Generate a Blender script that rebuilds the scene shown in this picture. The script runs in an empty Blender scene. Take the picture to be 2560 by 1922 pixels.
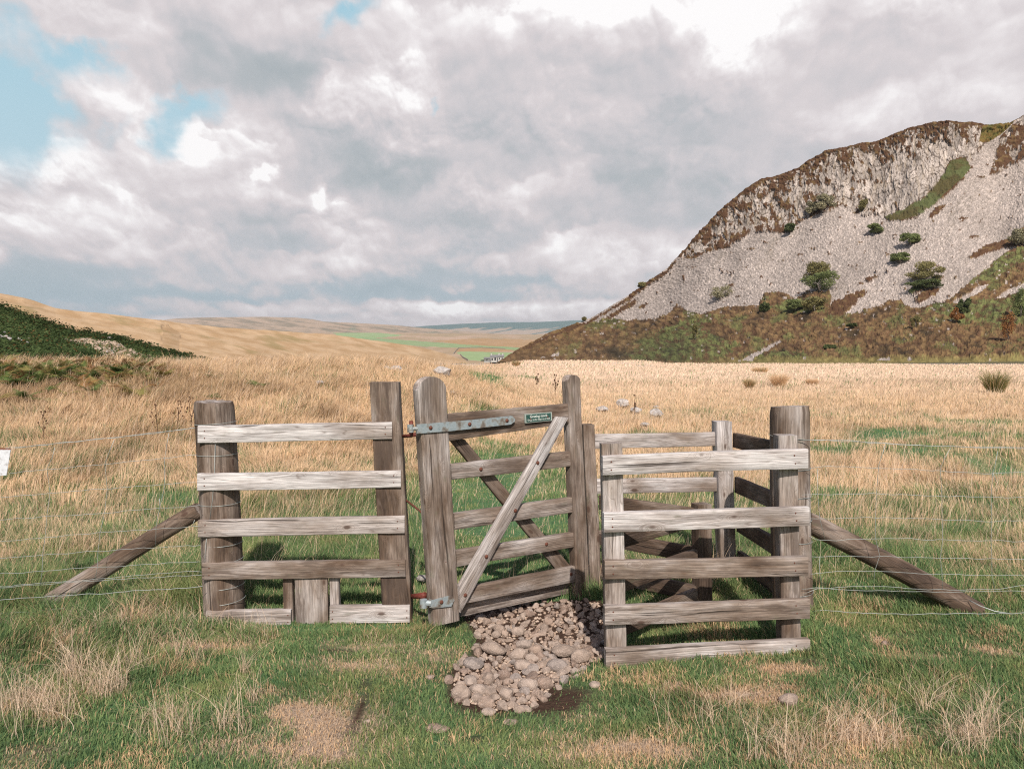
import bpy, bmesh, math, random
import numpy as np
from mathutils import Vector, Matrix

# ------------------------------------------------------------------ camera
SC = bpy.context.scene
COL = SC.collection
F, CX, CY, HOR, EYE = 1900.0, 1280.0, 961.0, 885.0, 1.55     # photograph pixels (2560 x 1922)
PITCH = math.atan((CY - HOR) / F)
cam_d = bpy.data.cameras.new("camera")
cam_d.sensor_width = 36.0
cam_d.lens = 36.0 * F / 2560.0
cam_d.clip_start = 0.05
cam_d.clip_end = 30000.0
cam = bpy.data.objects.new("camera", cam_d)
COL.objects.link(cam)
cam.location = (0, 0, EYE)
cam.rotation_euler = (math.pi / 2 - PITCH, 0, 0)
SC.camera = cam
CP, SP = math.cos(PITCH), math.sin(PITCH)


def P(x, y, d):
    """photo pixel + world depth (metres along +Y) -> world point"""
    a = (x - CX) / F
    b = (CY - y) / F
    k = d / (CP + b * SP)
    return np.array([a * k, d, EYE + k * (b * CP - SP)])


def PA(x, y, d):
    x = np.asarray(x, float); y = np.asarray(y, float); d = np.asarray(d, float)
    a = (x - CX) / F
    b = (CY - y) / F
    k = d / (CP + b * SP)
    return np.stack([a * k, d + 0 * a, EYE + k * (b * CP - SP)], -1)


def azel(x, y):
    p = P(x, y, 1.0) - np.array([0, 0, EYE])
    return math.atan2(p[0], p[1]), math.asin(p[2] / np.linalg.norm(p))


# ------------------------------------------------------------------ sun, sky, exposure
SUN_AZ, SUN_EL = math.radians(176), math.radians(43)          # azimuth measured from +Y towards +X
sun_d = bpy.data.lights.new("sun", 'SUN')
sun_d.energy = 5.0
sun_d.angle = math.radians(0.5)
sun_d.color = (1.0, 0.93, 0.84)
sun = bpy.data.objects.new("sun", sun_d)
COL.objects.link(sun)
sdir = Vector((math.sin(SUN_AZ) * math.cos(SUN_EL), math.cos(SUN_AZ) * math.cos(SUN_EL), math.sin(SUN_EL)))
sun.rotation_euler = sdir.to_track_quat('Z', 'Y').to_euler()
sun.location = (0, 0, 30)

SC.view_settings.view_transform = 'Standard'
SC.view_settings.look = 'None'
SC.view_settings.exposure = 0.0
SC.view_settings.gamma = 1.0
SC.view_settings.use_curve_mapping = False
SC.cycles.max_bounces = 5
SC.cycles.diffuse_bounces = 2
SC.cycles.glossy_bounces = 2
SC.cycles.transmission_bounces = 2
SC.cycles.transparent_max_bounces = 4
SC.cycles.volume_bounces = 0
SC.cycles.use_adaptive_sampling = True
SC.cycles.adaptive_threshold = 0.008
SC.cycles.use_denoising = False
SC.cycles.pixel_filter_type = 'BLACKMAN_HARRIS'
SC.cycles.filter_width = 1.15
SC.cycles.caustics_reflective = False
SC.cycles.caustics_refractive = False


# ------------------------------------------------------------------ numpy noise
def _hash(ix, iy, seed):
    a = np.asarray(ix).astype(np.int64).astype(np.uint32); b = np.asarray(iy).astype(np.int64).astype(np.uint32)
    h = a * np.uint32(374761393) + b * np.uint32(668265263) + np.uint32((int(seed) * 1442695041 + 12345) & 0xFFFFFFFF)
    h = (h ^ (h >> np.uint32(13))) * np.uint32(1274126177)
    h = (h ^ (h >> np.uint32(16))) * np.uint32(2246822519)
    return h ^ (h >> np.uint32(15))


def hrand(ix, iy, seed):
    return _hash(ix, iy, seed) * (1.0 / 4294967296.0)


def perlin(x, y, seed=0):
    x0 = np.floor(x); y0 = np.floor(y)
    fx = x - x0; fy = y - y0
    u = fx * fx * fx * (fx * (fx * 6 - 15) + 10)
    v = fy * fy * fy * (fy * (fy * 6 - 15) + 10)
    def g(ix, iy, ax, ay):
        a = hrand(ix, iy, seed) * (2 * math.pi)
        return np.cos(a) * ax + np.sin(a) * ay
    n00 = g(x0, y0, fx, fy); n10 = g(x0 + 1, y0, fx - 1, fy)
    n01 = g(x0, y0 + 1, fx, fy - 1); n11 = g(x0 + 1, y0 + 1, fx - 1, fy - 1)
    return ((n00 * (1 - u) + n10 * u) * (1 - v) + (n01 * (1 - u) + n11 * u) * v) * 1.5


def fbm(x, y, octv=4, seed=0, gain=0.5, lac=2.03):
    a, t, n = 1.0, 0.0, 0.0
    for i in range(octv):
        t = t + a * perlin(x, y, seed + i * 17); n += a
        x = x * lac + 5.3; y = y * lac + 1.7; a *= gain
    return t / n


def worley(x, y, seed=0):
    """F1, F2, random value of the nearest cell"""
    x0 = np.floor(x); y0 = np.floor(y)
    f1 = np.full(np.shape(x), 9.0); f2 = np.full(np.shape(x), 9.0); rid = np.zeros(np.shape(x))
    for j in (-1, 0, 1):
        for i in (-1, 0, 1):
            cx = x0 + i; cy = y0 + j
            px = cx + hrand(cx, cy, seed); py = cy + hrand(cx, cy, seed + 7)
            d = np.hypot(px - x, py - y)
            new = d < f1
            f2 = np.where(new, f1, np.minimum(f2, d))
            rid = np.where(new, hrand(cx, cy, seed + 13), rid)
            f1 = np.where(new, d, f1)
    return f1, f2, rid


def sstep(a, b, x):
    t = np.clip((x - a) / (b - a), 0, 1)
    return t * t * (3 - 2 * t)


def lerp(a, b, t):
    return a + (b - a) * t


class NT:
    """tiny node-graph helper"""
    def __init__(self, tree):
        self.t = tree; self.n = tree.nodes; self.l = tree.links
        self.n.clear()

    def node(self, kind, **kw):
        n = self.n.new(kind)
        for k, v in kw.items():
            setattr(n, k, v)
        return n

    def put(self, sock, v):
        if isinstance(v, bpy.types.NodeSocket):
            self.l.new(v, sock)
        elif v is not None:
            if sock.type == 'RGBA' and isinstance(v, (tuple, list)) and len(v) == 3:
                v = (*v, 1.0)
            sock.default_value = v

    def m(self, op, a, b=None, c=None, clamp=False):
        n = self.node('ShaderNodeMath', operation=op, use_clamp=clamp)
        self.put(n.inputs[0], a)
        if b is not None: self.put(n.inputs[1], b)
        if c is not None: self.put(n.inputs[2], c)
        return n.outputs[0]

    def v(self, op, a, b=None, scale=None):
        n = self.node('ShaderNodeVectorMath', operation=op)
        self.put(n.inputs[0], a)
        if b is not None: self.put(n.inputs[1], b)
        if scale is not None: self.put(n.inputs['Scale'], scale)
        return n.outputs['Value'] if op in ('DOT_PRODUCT', 'LENGTH', 'DISTANCE') else n.outputs['Vector']

    def xyz(self, a, b, c):
        n = self.node('ShaderNodeCombineXYZ')
        for i, q in enumerate((a, b, c)): self.put(n.inputs[i], q)
        return n.outputs[0]

    def sep(self, a):
        n = self.node('ShaderNodeSeparateXYZ'); self.put(n.inputs[0], a)
        return n.outputs

    def noise(self, vec, scale, detail=4, rough=0.5, dist=0.0, lac=2.0, out='Fac', dim='3D'):
        n = self.node('ShaderNodeTexNoise', noise_dimensions=dim)
        self.put(n.inputs['Vector'], vec)
        n.inputs['Scale'].default_value = scale
        n.inputs['Detail'].default_value = detail
        n.inputs['Roughness'].default_value = rough
        n.inputs['Distortion'].default_value = dist
        n.inputs['Lacunarity'].default_value = lac
        return n.outputs[out]

    def voro(self, vec, scale, feature='F1', out='Distance', detail=0, rough=0.5, smooth=0.5, rnd=1.0):
        n = self.node('ShaderNodeTexVoronoi', feature=feature)
        self.put(n.inputs['Vector'], vec)
        n.inputs['Scale'].default_value = scale
        n.inputs['Randomness'].default_value = rnd
        if 'Detail' in n.inputs: n.inputs['Detail'].default_value = detail
        if 'Roughness' in n.inputs: n.inputs['Roughness'].default_value = rough
        if feature == 'SMOOTH_F1': n.inputs['Smoothness'].default_value = smooth
        return n.outputs[out]

    def ramp(self, fac, stops, interp='LINEAR'):
        n = self.node('ShaderNodeValToRGB')
        cr = n.color_ramp; cr.interpolation = interp
        while len(cr.elements) < len(stops): cr.elements.new(0.5)
        for e, (p, c) in zip(cr.elements, stops):
            e.position = p
            e.color = (*c, 1.0) if len(c) == 3 else c
        self.put(n.inputs[0], fac)
        return n.outputs[0]

    def rng(self, v, a, b, c=0.0, d=1.0, smooth=False):
        n = self.node('ShaderNodeMapRange')
        if smooth: n.interpolation_type = 'SMOOTHSTEP'
        self.put(n.inputs[0], v)
        for i, q in zip((1, 2, 3, 4), (a, b, c, d)): self.put(n.inputs[i], q)
        return n.outputs[0]

    def mix(self, fac, a, b, mode='MIX'):
        n = self.node('ShaderNodeMix', data_type='RGBA', blend_type=mode)
        self.put(n.inputs[0], fac); self.put(n.inputs[6], a); self.put(n.inputs[7], b)
        return n.outputs[2]

    def attr(self, name, out='Color'):
        n = self.node('ShaderNodeAttribute', attribute_name=name)
        return n.outputs[out]

    def bump(self, h, strength=0.5, dist=0.01, normal=None):
        n = self.node('ShaderNodeBump')
        n.inputs['Strength'].default_value = strength
        n.inputs['Distance'].default_value = dist
        self.put(n.inputs['Height'], h)
        if normal is not None: self.put(n.inputs['Normal'], normal)
        return n.outputs[0]


world = bpy.data.worlds.new("World")
SC.world = world
world.use_nodes = True
N = NT(world.node_tree)
tc = N.node('ShaderNodeTexCoord').outputs['Generated']
sky = N.node('ShaderNodeTexSky', sky_type='NISHITA')
sky.sun_disc = False
sky.sun_elevation = SUN_EL
sky.sun_rotation = SUN_AZ
sky.air_density = 1.0; sky.dust_density = 1.5; sky.ozone_density = 1.0

# ------------------------------------------------------------------ clouds, computed in sky directions
BLUE = [(30, 330, 105, 95, 1.1), (70, 250, 60, 55, .7), (185, 132, 72, 44, 1.1), (470, 250, 66, 36, 1.0), (410, 325, 45, 44, 1.0),
        (855, 55, 45, 38, 1.0), (8, 60, 50, 50, .5), (930, 15, 55, 25, .5), (298, 300, 22, 60, .5), (1085, 245, 16, 14, .7)]
BRI = [(100, 430, 110, 24, .2), (285, 478, 45, 14, .3), (980, 240, 75, 30, .3), (485, 350, 38, 26, .3), (612, 428, 22, 22, .5),
       (820, 485, 20, 34, .6), (1830, 45, 90, 70, .5), (1400, 0, 150, 30, .35), (1560, 8, 100, 40, .4), (1425, 410, 50, 50, .16),
       (2190, 275, 190, 36, .2), (1000, 772, 250, 16, .08), (1120, 762, 45, 14, .2), (1500, 660, 80, 30, .12),
       (600, 125, 180, 55, -.30), (745, 175, 66, 30, -.20), (950, 412, 160, 36, -.34), (690, 590, 100, 30, -.26),
       (1200, 542, 110, 24, -.18), (1640, 350, 260, 60, -.15), (1570, 430, 90, 40, -.16), (1830, 420, 220, 60, -.2),
       (110, 690, 160, 40, -.30), (960, 724, 200, 13, -.36), (560, 742, 220, 10, -.28), (1340, 700, 150, 18, -.22),
       (1640, 130, 110, 100, -.16), (1100, 690, 160, 18, -.22), (250, 220, 100, 90, .08), (1250, 230, 100, 60, -.16), (2450, 90, 180, 60, -.05)]
# heaps: centre x, y, half width, half height, brightness of base and top, softness of the outline
HEAPS = [(150, 760, 260, 26, .40, .62, .6), (560, 770, 300, 22, .42, .66, .5), (1180, 775, 220, 24, .52, .78, .5), (900, 785, 200, 16, .55, .84, .35),
         (1500, 770, 180, 34, .50, .80, .4), (330, 730, 200, 28, .42, .64, .6), (760, 735, 180, 24, .42, .66, .5), (1060, 715, 190, 28, .40, .64, .5),
         (1320, 715, 170, 32, .42, .70, .45), (1520, 690, 150, 44, .44, .76, .4), (60, 690, 230, 52, .32, .62, .5), (420, 670, 220, 50, .46, .70, .5),
         (700, 680, 190, 44, .44, .72, .5), (960, 670, 180, 42, .42, .72, .45), (1220, 650, 190, 48, .44, .72, .45), (1440, 620, 150, 54, .44, .70, .5),
         (1700, 640, 190, 60, .44, .74, .5), (560, 600, 190, 66, .40, .66, .6), (250, 600, 200, 64, .44, .68, .5), (1050, 590, 170, 54, .42, .68, .5),
         (110, 510, 230, 90, .46, .92, .15), (1270, 540, 170, 60, .42, .68, .45), (810, 545, 110, 70, .46, .86, .2), (1420, 500, 105, 110, .48, .92, .16),
         (640, 510, 210, 100, .36, .76, .32), (1120, 480, 170, 70, .42, .66, .5), (500, 410, 130, 100, .46, .90, .18), (1240, 410, 120, 80, .42, .76, .3),
         (1650, 470, 260, 90, .34, .56, .9), (1950, 480, 300, 110, .42, .60, .9), (2300, 420, 300, 120, .44, .60, .9),
         (275, 270, 130, 140, .56, .84, .22), (700, 330, 200, 90, .46, .68, .6), (960, 300, 260, 130, .36, .90, .35), (1260, 300, 200, 110, .40, .62, .6),
         (1560, 270, 300, 130, .42, .68, .55), (2160, 300, 300, 80, .48, .72, .9), (1900, 230, 300, 120, .46, .66, .8), (560, 100, 300, 110, .34, .70, .6), (60, 150, 110, 70, .56, .70, .8),
         (1040, 130, 280, 110, .50, .70, .7), (1480, 100, 220, 110, .48, .72, .5), (2050, 110, 260, 120, .50, .70, .7), (2420, 140, 260, 140, .48, .66, .9),
         (250, 30, 260, 70, .54, .70, .8), (800, 20, 260, 60, .54, .70, .8)]


_r = random.Random(5)
for _i in range(26):
    _t = _r.random()
    HEAPS.insert(12, (_r.uniform(350, 2300), 815 - 95 * _t, _r.uniform(60, 150), 12 + 16 * _t, _r.uniform(.42, .52), _r.uniform(.62, .84), _r.uniform(.5, .9)))
for _i in range(24):
    _y = _r.uniform(300, 740); _k = (760 - _y) / 460
    HEAPS.append((_r.uniform(-50, 1750), _y, _r.uniform(50, 110) + 70 * _k, (26 + 44 * _k) * _r.uniform(.7, 1.1), _r.uniform(.40, .50), _r.uniform(.62, .84), _r.uniform(.45, .9)))
HEAPS.sort(key=lambda q: -q[1] - q[3] * .5 + (-260 if q[6] < .33 else 0))


def cloud_colors(az, el):
    """linear radiance (times ten) of the cloudy sky for arrays of azimuth and elevation"""
    e = np.maximum(el, 0.0)
    k = 2.7 + 1.1 * np.exp(-e / 0.16)
    u = az * k
    v = 1.12 * (2.7 * e + 1.5 * 0.12 * (1 - np.exp(-e / 0.12)))
    ws = 0.30 + 0.70 * sstep(0.0, 0.22, e)
    wx = fbm(u * 2.6, v * 2.6, 3, 11); wy = fbm(u * 2.6 + 9, v * 2.6, 3, 12)
    sx = fbm(u * 11, v * 11, 5, 21, .55); sy = fbm(u * 11 + 4, v * 11, 5, 22, .55)
    def billow(a, b, s0, n, seed, g=.47):
        t, amp, nn = 0.0, 1.0, 0.0
        for i in range(n):
            s = s0 * 2.1 ** i
            f1, _, _ = worley(a * s + 0.06 * sx, b * s + 0.06 * sy, seed + i)
            t = t + amp * (1 - np.minimum(f1, 1.0) ** 2 * 1.6); nn += amp
            amp *= g
        return t / nn
    uu = u + 0.06 * wx; vv = v + 0.05 * wy
    b0 = billow(uu, vv, 3.0, 5, 40)
    b1 = billow(uu + 0.012, vv + 0.040, 3.0, 4, 40)
    b2 = billow(uu + 0.04, vv + 0.12, 3.0, 2, 40)
    bf = billow(uu, vv, 11.0, 4, 60, .58)
    bf1 = billow(uu + 0.004, vv + 0.014, 11.0, 4, 60, .58)
    crisp = sstep(-.15, .35, fbm(u * 1.3 + 21, v * 1.6 + 3, 3, 78))
    bm = billow(uu + 7, vv, 6.0, 3, 70, .5); bm1 = billow(uu + 7.008, vv + 0.024, 6.0, 3, 70, .5)
    emb = (b0 - b1) * 0.85 + (b0 - b2) * 0.45 + (bf - bf1) * (.10 + .45 * crisp) + (bm - bm1) * .45
    n0 = fbm(u * 3.4 + 5, v * 3.4, 6, 91, .55)
    veil = sstep(-.35, .25, fbm(u * 1.2 + 3, v * 1.5, 3, 77))
    ax = az + (0.026 * wx + 0.009 * sx) * ws
    ay = el + (0.020 * wy + 0.008 * sy) * ws
    Bv = 0.60 + 0.10 * n0
    vis = np.zeros_like(az)
    for (x, y, rx, ry, bb, bt, sf) in HEAPS:
        a0, e0 = azel(x, y)
        p = (ax - a0) * F / rx; q = (ay - e0) * F / ry
        puff = (b0 - 0.35) * 0.75 + 0.30 * n0 + (bf - .4) * .38
        r = 1.0 - p * p - np.where(q > 0, q * q, 0.55 * q * q) + puff * 1.15
        edge = np.where(q > -.25, 0.08 + sf * .75, 0.45 + sf * .9)
        al = sstep(0.0, 1.0, r / edge)
        tt = sstep(-1.0, 0.95, q + 0.5 * n0 + 0.55 * (b0 - .4))
        val = bb + (bt - bb) * tt + emb * (0.34 + .34 * (1 - sf)) * (0.4 + 0.6 * tt)
        rim = sstep(0.0, 0.3, r) * sstep(1.2, 0.3, r) * sstep(-.1, .5, q) * (1 - sf) * 0.16
        al = al * (.80 if sf > .4 else .97)
        Bv = Bv * (1 - al) + (val + rim) * al
        vis = vis * (1 - al * 0.6) + al * 0.6
    ax = az + 0.045 * wx + 0.020 * sx; ay = el + (0.034 * wy + 0.018 * sy) * ws
    def acc(lst):
        t = 0.0
        for (x, y, rx, ry, s) in lst:
            a0, e0 = azel(x, y)
            t = t + s * np.exp(-0.8 * (((ax - a0) * F / rx) ** 2 + ((ay - e0) * F / ry) ** 2))
        return t
    blue = acc(BLUE); bri = acc(BRI)
    bri = np.where(bri < 0, bri * .85, bri)
    Bv = Bv + 0.62 * bri * (1 + 1.1 * (b0 - .35) + np.where(bri > 0, 1.6, .3) * (bf - .42)) + 0.05 * n0 + .05 * fbm(u * 1.0, v * 1.2, 2, 55) + 0.048 + 0.03 * sstep(.22, .05, el)
    Bv = 0.60 + (Bv - 0.60) * 1.22
    stops = [(0.05, (3.8, 4.2, 4.5)), (0.25, (4.75, 4.95, 5.2)), (0.44, (5.85, 5.75, 6.0)), (0.64, (7.1, 6.6, 6.75)),
             (0.82, (8.5, 8.05, 8.15)), (0.98, (10.2, 10.0, 10.0))]
    xs = [s[0] for s in stops]
    lit = np.stack([np.interp(Bv, xs, [s[1][c] for s in stops]) for c in range(3)], -1)
    low = sstep(0.19, 0.03, el) * sstep(0.62, 0.36, Bv) * 0.85
    lit = lit * (1 - low[..., None]) + np.array([4.2, 5.3, 5.95]) * low[..., None]
    tl = sstep(0.48, 0.25, Bv) * 0.30 * (1 - low)
    lit = lit * (1 - tl[..., None]) + np.array([4.5, 5.1, 5.35]) * tl[..., None]
    b = np.stack([np.interp(el, (0, .2, .45), q) for q in ((6.0, 4.9, 3.5), (7.2, 6.7, 6.0), (7.7, 7.6, 7.3))], -1)
    cov = 1.0 + 0.55 * (b0 - .4) + 0.45 * n0 - 1.25 * blue
    cov = cov + 0.25 * sy
    cover = sstep(-0.20, 0.80, cov)[..., None]
    return b * (1 - cover) + lit * cover


# the cloud field is worked out once, by the functions above, over the half of the sky in front
SW, SH = 2400, 960
A0, A1, E0, E1 = -0.92, 0.92, -0.06, 0.68
_az, _el = np.meshgrid(np.linspace(A0, A1, SW), np.linspace(E0, E1, SH))
_c = cloud_colors(_az, _el)
cloud_img = bpy.data.images.new("clouds", SW, SH, float_buffer=True, alpha=False)
cloud_img.colorspace_settings.name = 'Non-Color'
_buf = np.ones((SH, SW, 4), np.float32); _buf[..., :3] = _c
cloud_img.pixels.foreach_set(_buf.ravel())
cloud_img.pack()
dx, dy, dz = N.sep(tc)
az = N.m('ARCTAN2', dx, dy)
el = N.m('ARCSINE', dz)
iuv = N.xyz(N.rng(az, A0, A1), N.rng(el, E0, E1), 0.0)
itex = N.node('ShaderNodeTexImage', image=cloud_img, extension='EXTEND')
N.l.new(iuv, itex.inputs['Vector'])
edge = N.m('MULTIPLY', N.rng(N.m('ABSOLUTE', az), A1, A1 - 0.12, smooth=True), N.rng(el, E1, E1 - 0.1, smooth=True))
far_sky = N.mix(0.30, sky.outputs[0], (6.0, 5.85, 6.05))  # sky out of view, shaped dimmer and bluer to deepen the shadows
far_sky = N.mix(N.rng(N.noise(tc, 3.0, 4, 0.5), 0.50, 0.68), sky.outputs[0], far_sky)
col = N.mix(edge, far_sky, itex.outputs['Color'])
bg = N.node('ShaderNodeBackground')
N.put(bg.inputs['Color'], col)
bg.inputs['Strength'].default_value = 0.1
wo = N.node('ShaderNodeOutputWorld')
N.l.new(bg.outputs[0], wo.inputs['Surface'])
world.cycles.sampling_method = 'MANUAL'
world.cycles.sample_map_resolution = 1024


# ------------------------------------------------------------------ scene bookkeeping
def tag(o, label=None, cat=None, group=None, kind=None):
    if label: o['label'] = label
    if cat: o['category'] = cat
    if group: o['group'] = group
    if kind: o['kind'] = kind
    return o


def empty(name, loc, label, cat, group=None):
    o = bpy.data.objects.new(name, None)
    o.empty_display_size = 0.1
    COL.objects.link(o)
    o.location = tuple(loc)
    return tag(o, label, cat, group)


def mesh_obj(name, verts, faces, mat, parent=None, smooth=True, attrs=None, recalc=False, sharp=None):
    """verts in world space; when parented they are stored relative to the parent's location"""
    v = np.asarray(verts, np.float64).reshape(-1, 3)
    off = np.array(parent.matrix_basis.translation) if parent is not None else np.zeros(3)
    if parent is not None and parent.parent is not None:
        off = off + np.array(parent.parent.matrix_basis.translation)
    v = v - off
    me = bpy.data.meshes.new(name)
    if isinstance(faces, np.ndarray):
        nf, k = faces.shape
        me.vertices.add(len(v)); me.vertices.foreach_set('co', v.astype(np.float32).ravel())
        me.loops.add(nf * k); me.loops.foreach_set('vertex_index', faces.astype(np.int32).ravel())
        me.polygons.add(nf); me.polygons.foreach_set('loop_start', np.arange(0, nf * k, k, dtype=np.int32))
        me.update(calc_edges=True)
    else:
        me.from_pydata([tuple(q) for q in v], [], faces)
    if recalc:
        b = bmesh.new(); b.from_mesh(me); bmesh.ops.recalc_face_normals(b, faces=b.faces); b.to_mesh(me); b.free()
    if smooth:
        me.polygons.foreach_set('use_smooth', np.ones(len(me.polygons), bool))
    if attrs:
        for n, (typ, data) in attrs.items():
            a = me.attributes.new(n, typ, 'POINT')
            key = {'FLOAT': 'value', 'FLOAT_VECTOR': 'vector', 'FLOAT_COLOR': 'color', 'BYTE_COLOR': 'color'}[typ]
            data = np.asarray(data, np.float32)
            if typ in ('FLOAT_COLOR', 'BYTE_COLOR') and data.shape[-1] == 3:
                data = np.concatenate([data, np.ones((*data.shape[:-1], 1), np.float32)], -1)
            a.data.foreach_set(key, data.ravel())
    if sharp is not None and smooth:
        me.set_sharp_from_angle(angle=sharp)
    me.materials.append(mat)
    o = bpy.data.objects.new(name, me)
    COL.objects.link(o)
    if parent is not None: o.parent = parent
    return o


def material(name):
    m = bpy.data.materials.new(name); m.use_nodes = True
    t = NT(m.node_tree)
    out = t.node('ShaderNodeOutputMaterial')
    return m, t, out


def principled(t, out, color, rough=0.9, normal=None, metal=0.0, spec=0.3):
    p = t.node('ShaderNodeBsdfPrincipled')
    t.put(p.inputs['Base Color'], color)
    t.put(p.inputs['Roughness'], rough)
    t.put(p.inputs['Metallic'], metal)
    p.inputs['Specular IOR Level'].default_value = spec
    if normal is not None: t.put(p.inputs['Normal'], normal)
    t.l.new(p.outputs[0], out.inputs['Surface'])
    return p


# foliage: the colour of each blade or leaf is its own, light passes through part of it
M_GRASS, t, out = material('grass_blades')
c = t.attr('col')
dif = t.node('ShaderNodeBsdfDiffuse'); t.put(dif.inputs[0], c)
tr = t.node('ShaderNodeBsdfTranslucent'); t.put(tr.inputs[0], c)
mx = t.node('ShaderNodeMixShader'); mx.inputs[0].default_value = 0.35
t.l.new(dif.outputs[0], mx.inputs[1]); t.l.new(tr.outputs[0], mx.inputs[2]); t.l.new(mx.outputs[0], out.inputs['Surface'])

M_GROUND, t, out = material('ground_thatch')
geo = t.node('ShaderNodeNewGeometry').outputs['Position']
base = t.attr('col')
n1 = t.noise(geo, 45, 5, 0.65); n2 = t.noise(geo, 7, 4, 0.6)
k = t.m('ADD', t.rng(n1, 0.3, 0.7, 0.72, 1.22), t.rng(n2, 0.3, 0.7, -0.12, 0.12))
principled(t, out, t.v('SCALE', base, scale=k), 0.95, t.bump(n1, 0.9, 0.03), spec=0.1)

M_HILL, t, out = material('hill_surface')
geo = t.node('ShaderNodeNewGeometry').outputs['Position']
base = t.attr('col')
n1 = t.noise(geo, 1.6, 5, 0.65)
principled(t, out, t.v('SCALE', base, scale=t.rng(n1, 0.3, 0.7, 0.82, 1.16)), 0.95, spec=0.1)

M_FAR, t, out = material('far_moor')
principled(t, out, t.attr('col'), 1.0, spec=0.0)

# ------------------------------------------------------------------ terrain


def gxy(x, y):
    """ground point (level ground) seen at a photo pixel"""
    d = EYE * F / (y - HOR)
    return (x - CX) * d / F, d


def ground_h(x, y):
    x = np.asarray(x, float); y = np.asarray(y, float)
    z = 0.035 * fbm(x * 0.7, y * 0.7, 4, 3) + 0.026 * fbm(x * 3.2, y * 3.2, 3, 5)
    z = z + sstep(6, 14, y) * 0.16 * fbm(x * 0.22, y * 0.22, 4, 8)
    # mound on the left behind the fence: its brow meets the eye line about 16 m away
    side = sstep(0.8, -4.6, x - 0.10 * (y - 14))
    rise = sstep(6.2, 17.5, y) * sstep(46, 24, y)
    z = z + 1.20 * side * rise * (1 + 0.10 * fbm(x * .25, y * .25, 3, 60)) + 0.22 * sstep(.8, -1.5, x) * rise * (1 - side)
    # verge under the left wire fence, tussocky
    vg = np.exp(-((y - 4.35) / 0.55) ** 2) * sstep(-1.35, -2.2, x)
    z = z + vg * (0.02 + 0.05 * fbm(x * 2.1, y * 2.1, 3, 61))
    # worn hollow of the path through the gate
    z = z - 0.022 * np.exp(-((y - 4.25) / .3) ** 2) * sstep(.2, -.2, x) * sstep(-2.2, -1.9, x)
    z = z - 0.075 * np.exp(-((x - 0.12) / 0.55) ** 2 - ((y - 4.25) / 0.95) ** 2)
    # hummock and cut bank on the right
    z = z + 0.30 * np.exp(-((x - 7.3) / 2.0) ** 2 - ((y - 11.6) / 1.3) ** 2) * sstep(9.9, 10.5, y + 0.25 * fbm(x * 1.2, y * 0, 2, 62))
    z = z - 0.12 * np.exp(-((x - 6.4) / 1.3) ** 2 - ((y - 9.9) / 0.45) ** 2)
    # gentle swells of the field, a raised river bank, then the land drops towards the dale
    far = sstep(20, 45, y)
    z = z + far * 0.16 * fbm(x * .05, y * .05, 3, 63)
    px = x / np.maximum(y, 1.0) * F + CX
    edge = 112 + 3 * fbm(x * .04, 0 * y, 2, 64)
    z = z + .45 * sstep(1240, 1330, px) * sstep(1680, 1600, px) * sstep(84, 98, y)
    z = z - 4.2 * sstep(180, 520, y) - (1.5 + .4 * sstep(1240, 1330, px)) * sstep(-1.5, 5, y - edge)
    z = z - 26 * sstep(480, 1500, y) * sstep(700, -100, np.abs(x - 100))
    return z


def patch(x, y, items, warp=0.35):
    """sum of soft ellipses given in photo pixels on level ground"""
    tot = np.zeros(np.shape(x))
    for (px, py, rx, ry, s) in items:
        cx, cy = gxy(px, py)
        wx = rx * cy / F; wy = ry * cy * cy / (EYE * F)
        near = (np.abs(x - cx) < 3.2 * wx + .5) & (np.abs(y - cy) < 3.2 * wy + .5)
        if not np.any(near): continue
        xx = x[near]; yy = y[near]
        sc = 1.2 / max(wx, 0.08)
        nx = fbm(xx * sc, yy * sc, 3, int(px)); ny = fbm(xx * sc + 7, yy * sc, 3, int(py))
        r2 = ((xx - cx) / wx + warp * nx * 1.6) ** 2 + ((yy - cy) / wy + warp * ny * 1.6) ** 2
        tot[near] += s * np.exp(-r2)
    return tot


SOIL = [(890, 1790, 20, 60, 1.2), (905, 1710, 18, 20, .8), (850, 1633, 60, 10, .9), (985, 1640, 40, 8, .7), (1270, 1750, 170, 46, 1.0), (1190, 1856, 34, 13, .9),
        (1400, 1740, 60, 40, .9), (2040, 1673, 26, 7, 1.0), (2270, 1602, 50, 9, .8), (450, 1632, 100, 12, .7), (1310, 1600, 160, 60, .7), (1100, 1880, 20, 12, .6),
        (1230, 1690, 170, 60, .6), (60, 1900, 60, 20, .5)]
TAN = [(800, 1850, 130, 70, 1.3), (730, 1790, 80, 30, .8), (1560, 1900, 200, 30, 1.1), (1480, 1800, 70, 16, .3), (880, 1670, 110, 18, .8), (940, 1620, 120, 14, .6), (480, 1622, 130, 16, .9),
       (330, 1575, 60, 24, .8), (150, 1615, 60, 16, .7), (1870, 1762, 110, 18, 1.1), (1985, 1690, 70, 12, .8), (2215, 1615, 20, 12, .9),
       (1700, 1740, 40, 14, .7), (1590, 1700, 40, 12, .5), (560, 1890, 120, 30, .6), (2350, 1660, 60, 12, .5), (2500, 1640, 60, 12, .6),
       (1080, 1640, 60, 14, .6), (1370, 1850, 60, 14, .4), (2420, 1850, 90, 22, .5), (400, 1790, 60, 18, .5), (660, 1740, 50, 12, .5), (2190, 1860, 110, 26, .5), (60, 1760, 100, 40, .6)]
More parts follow.
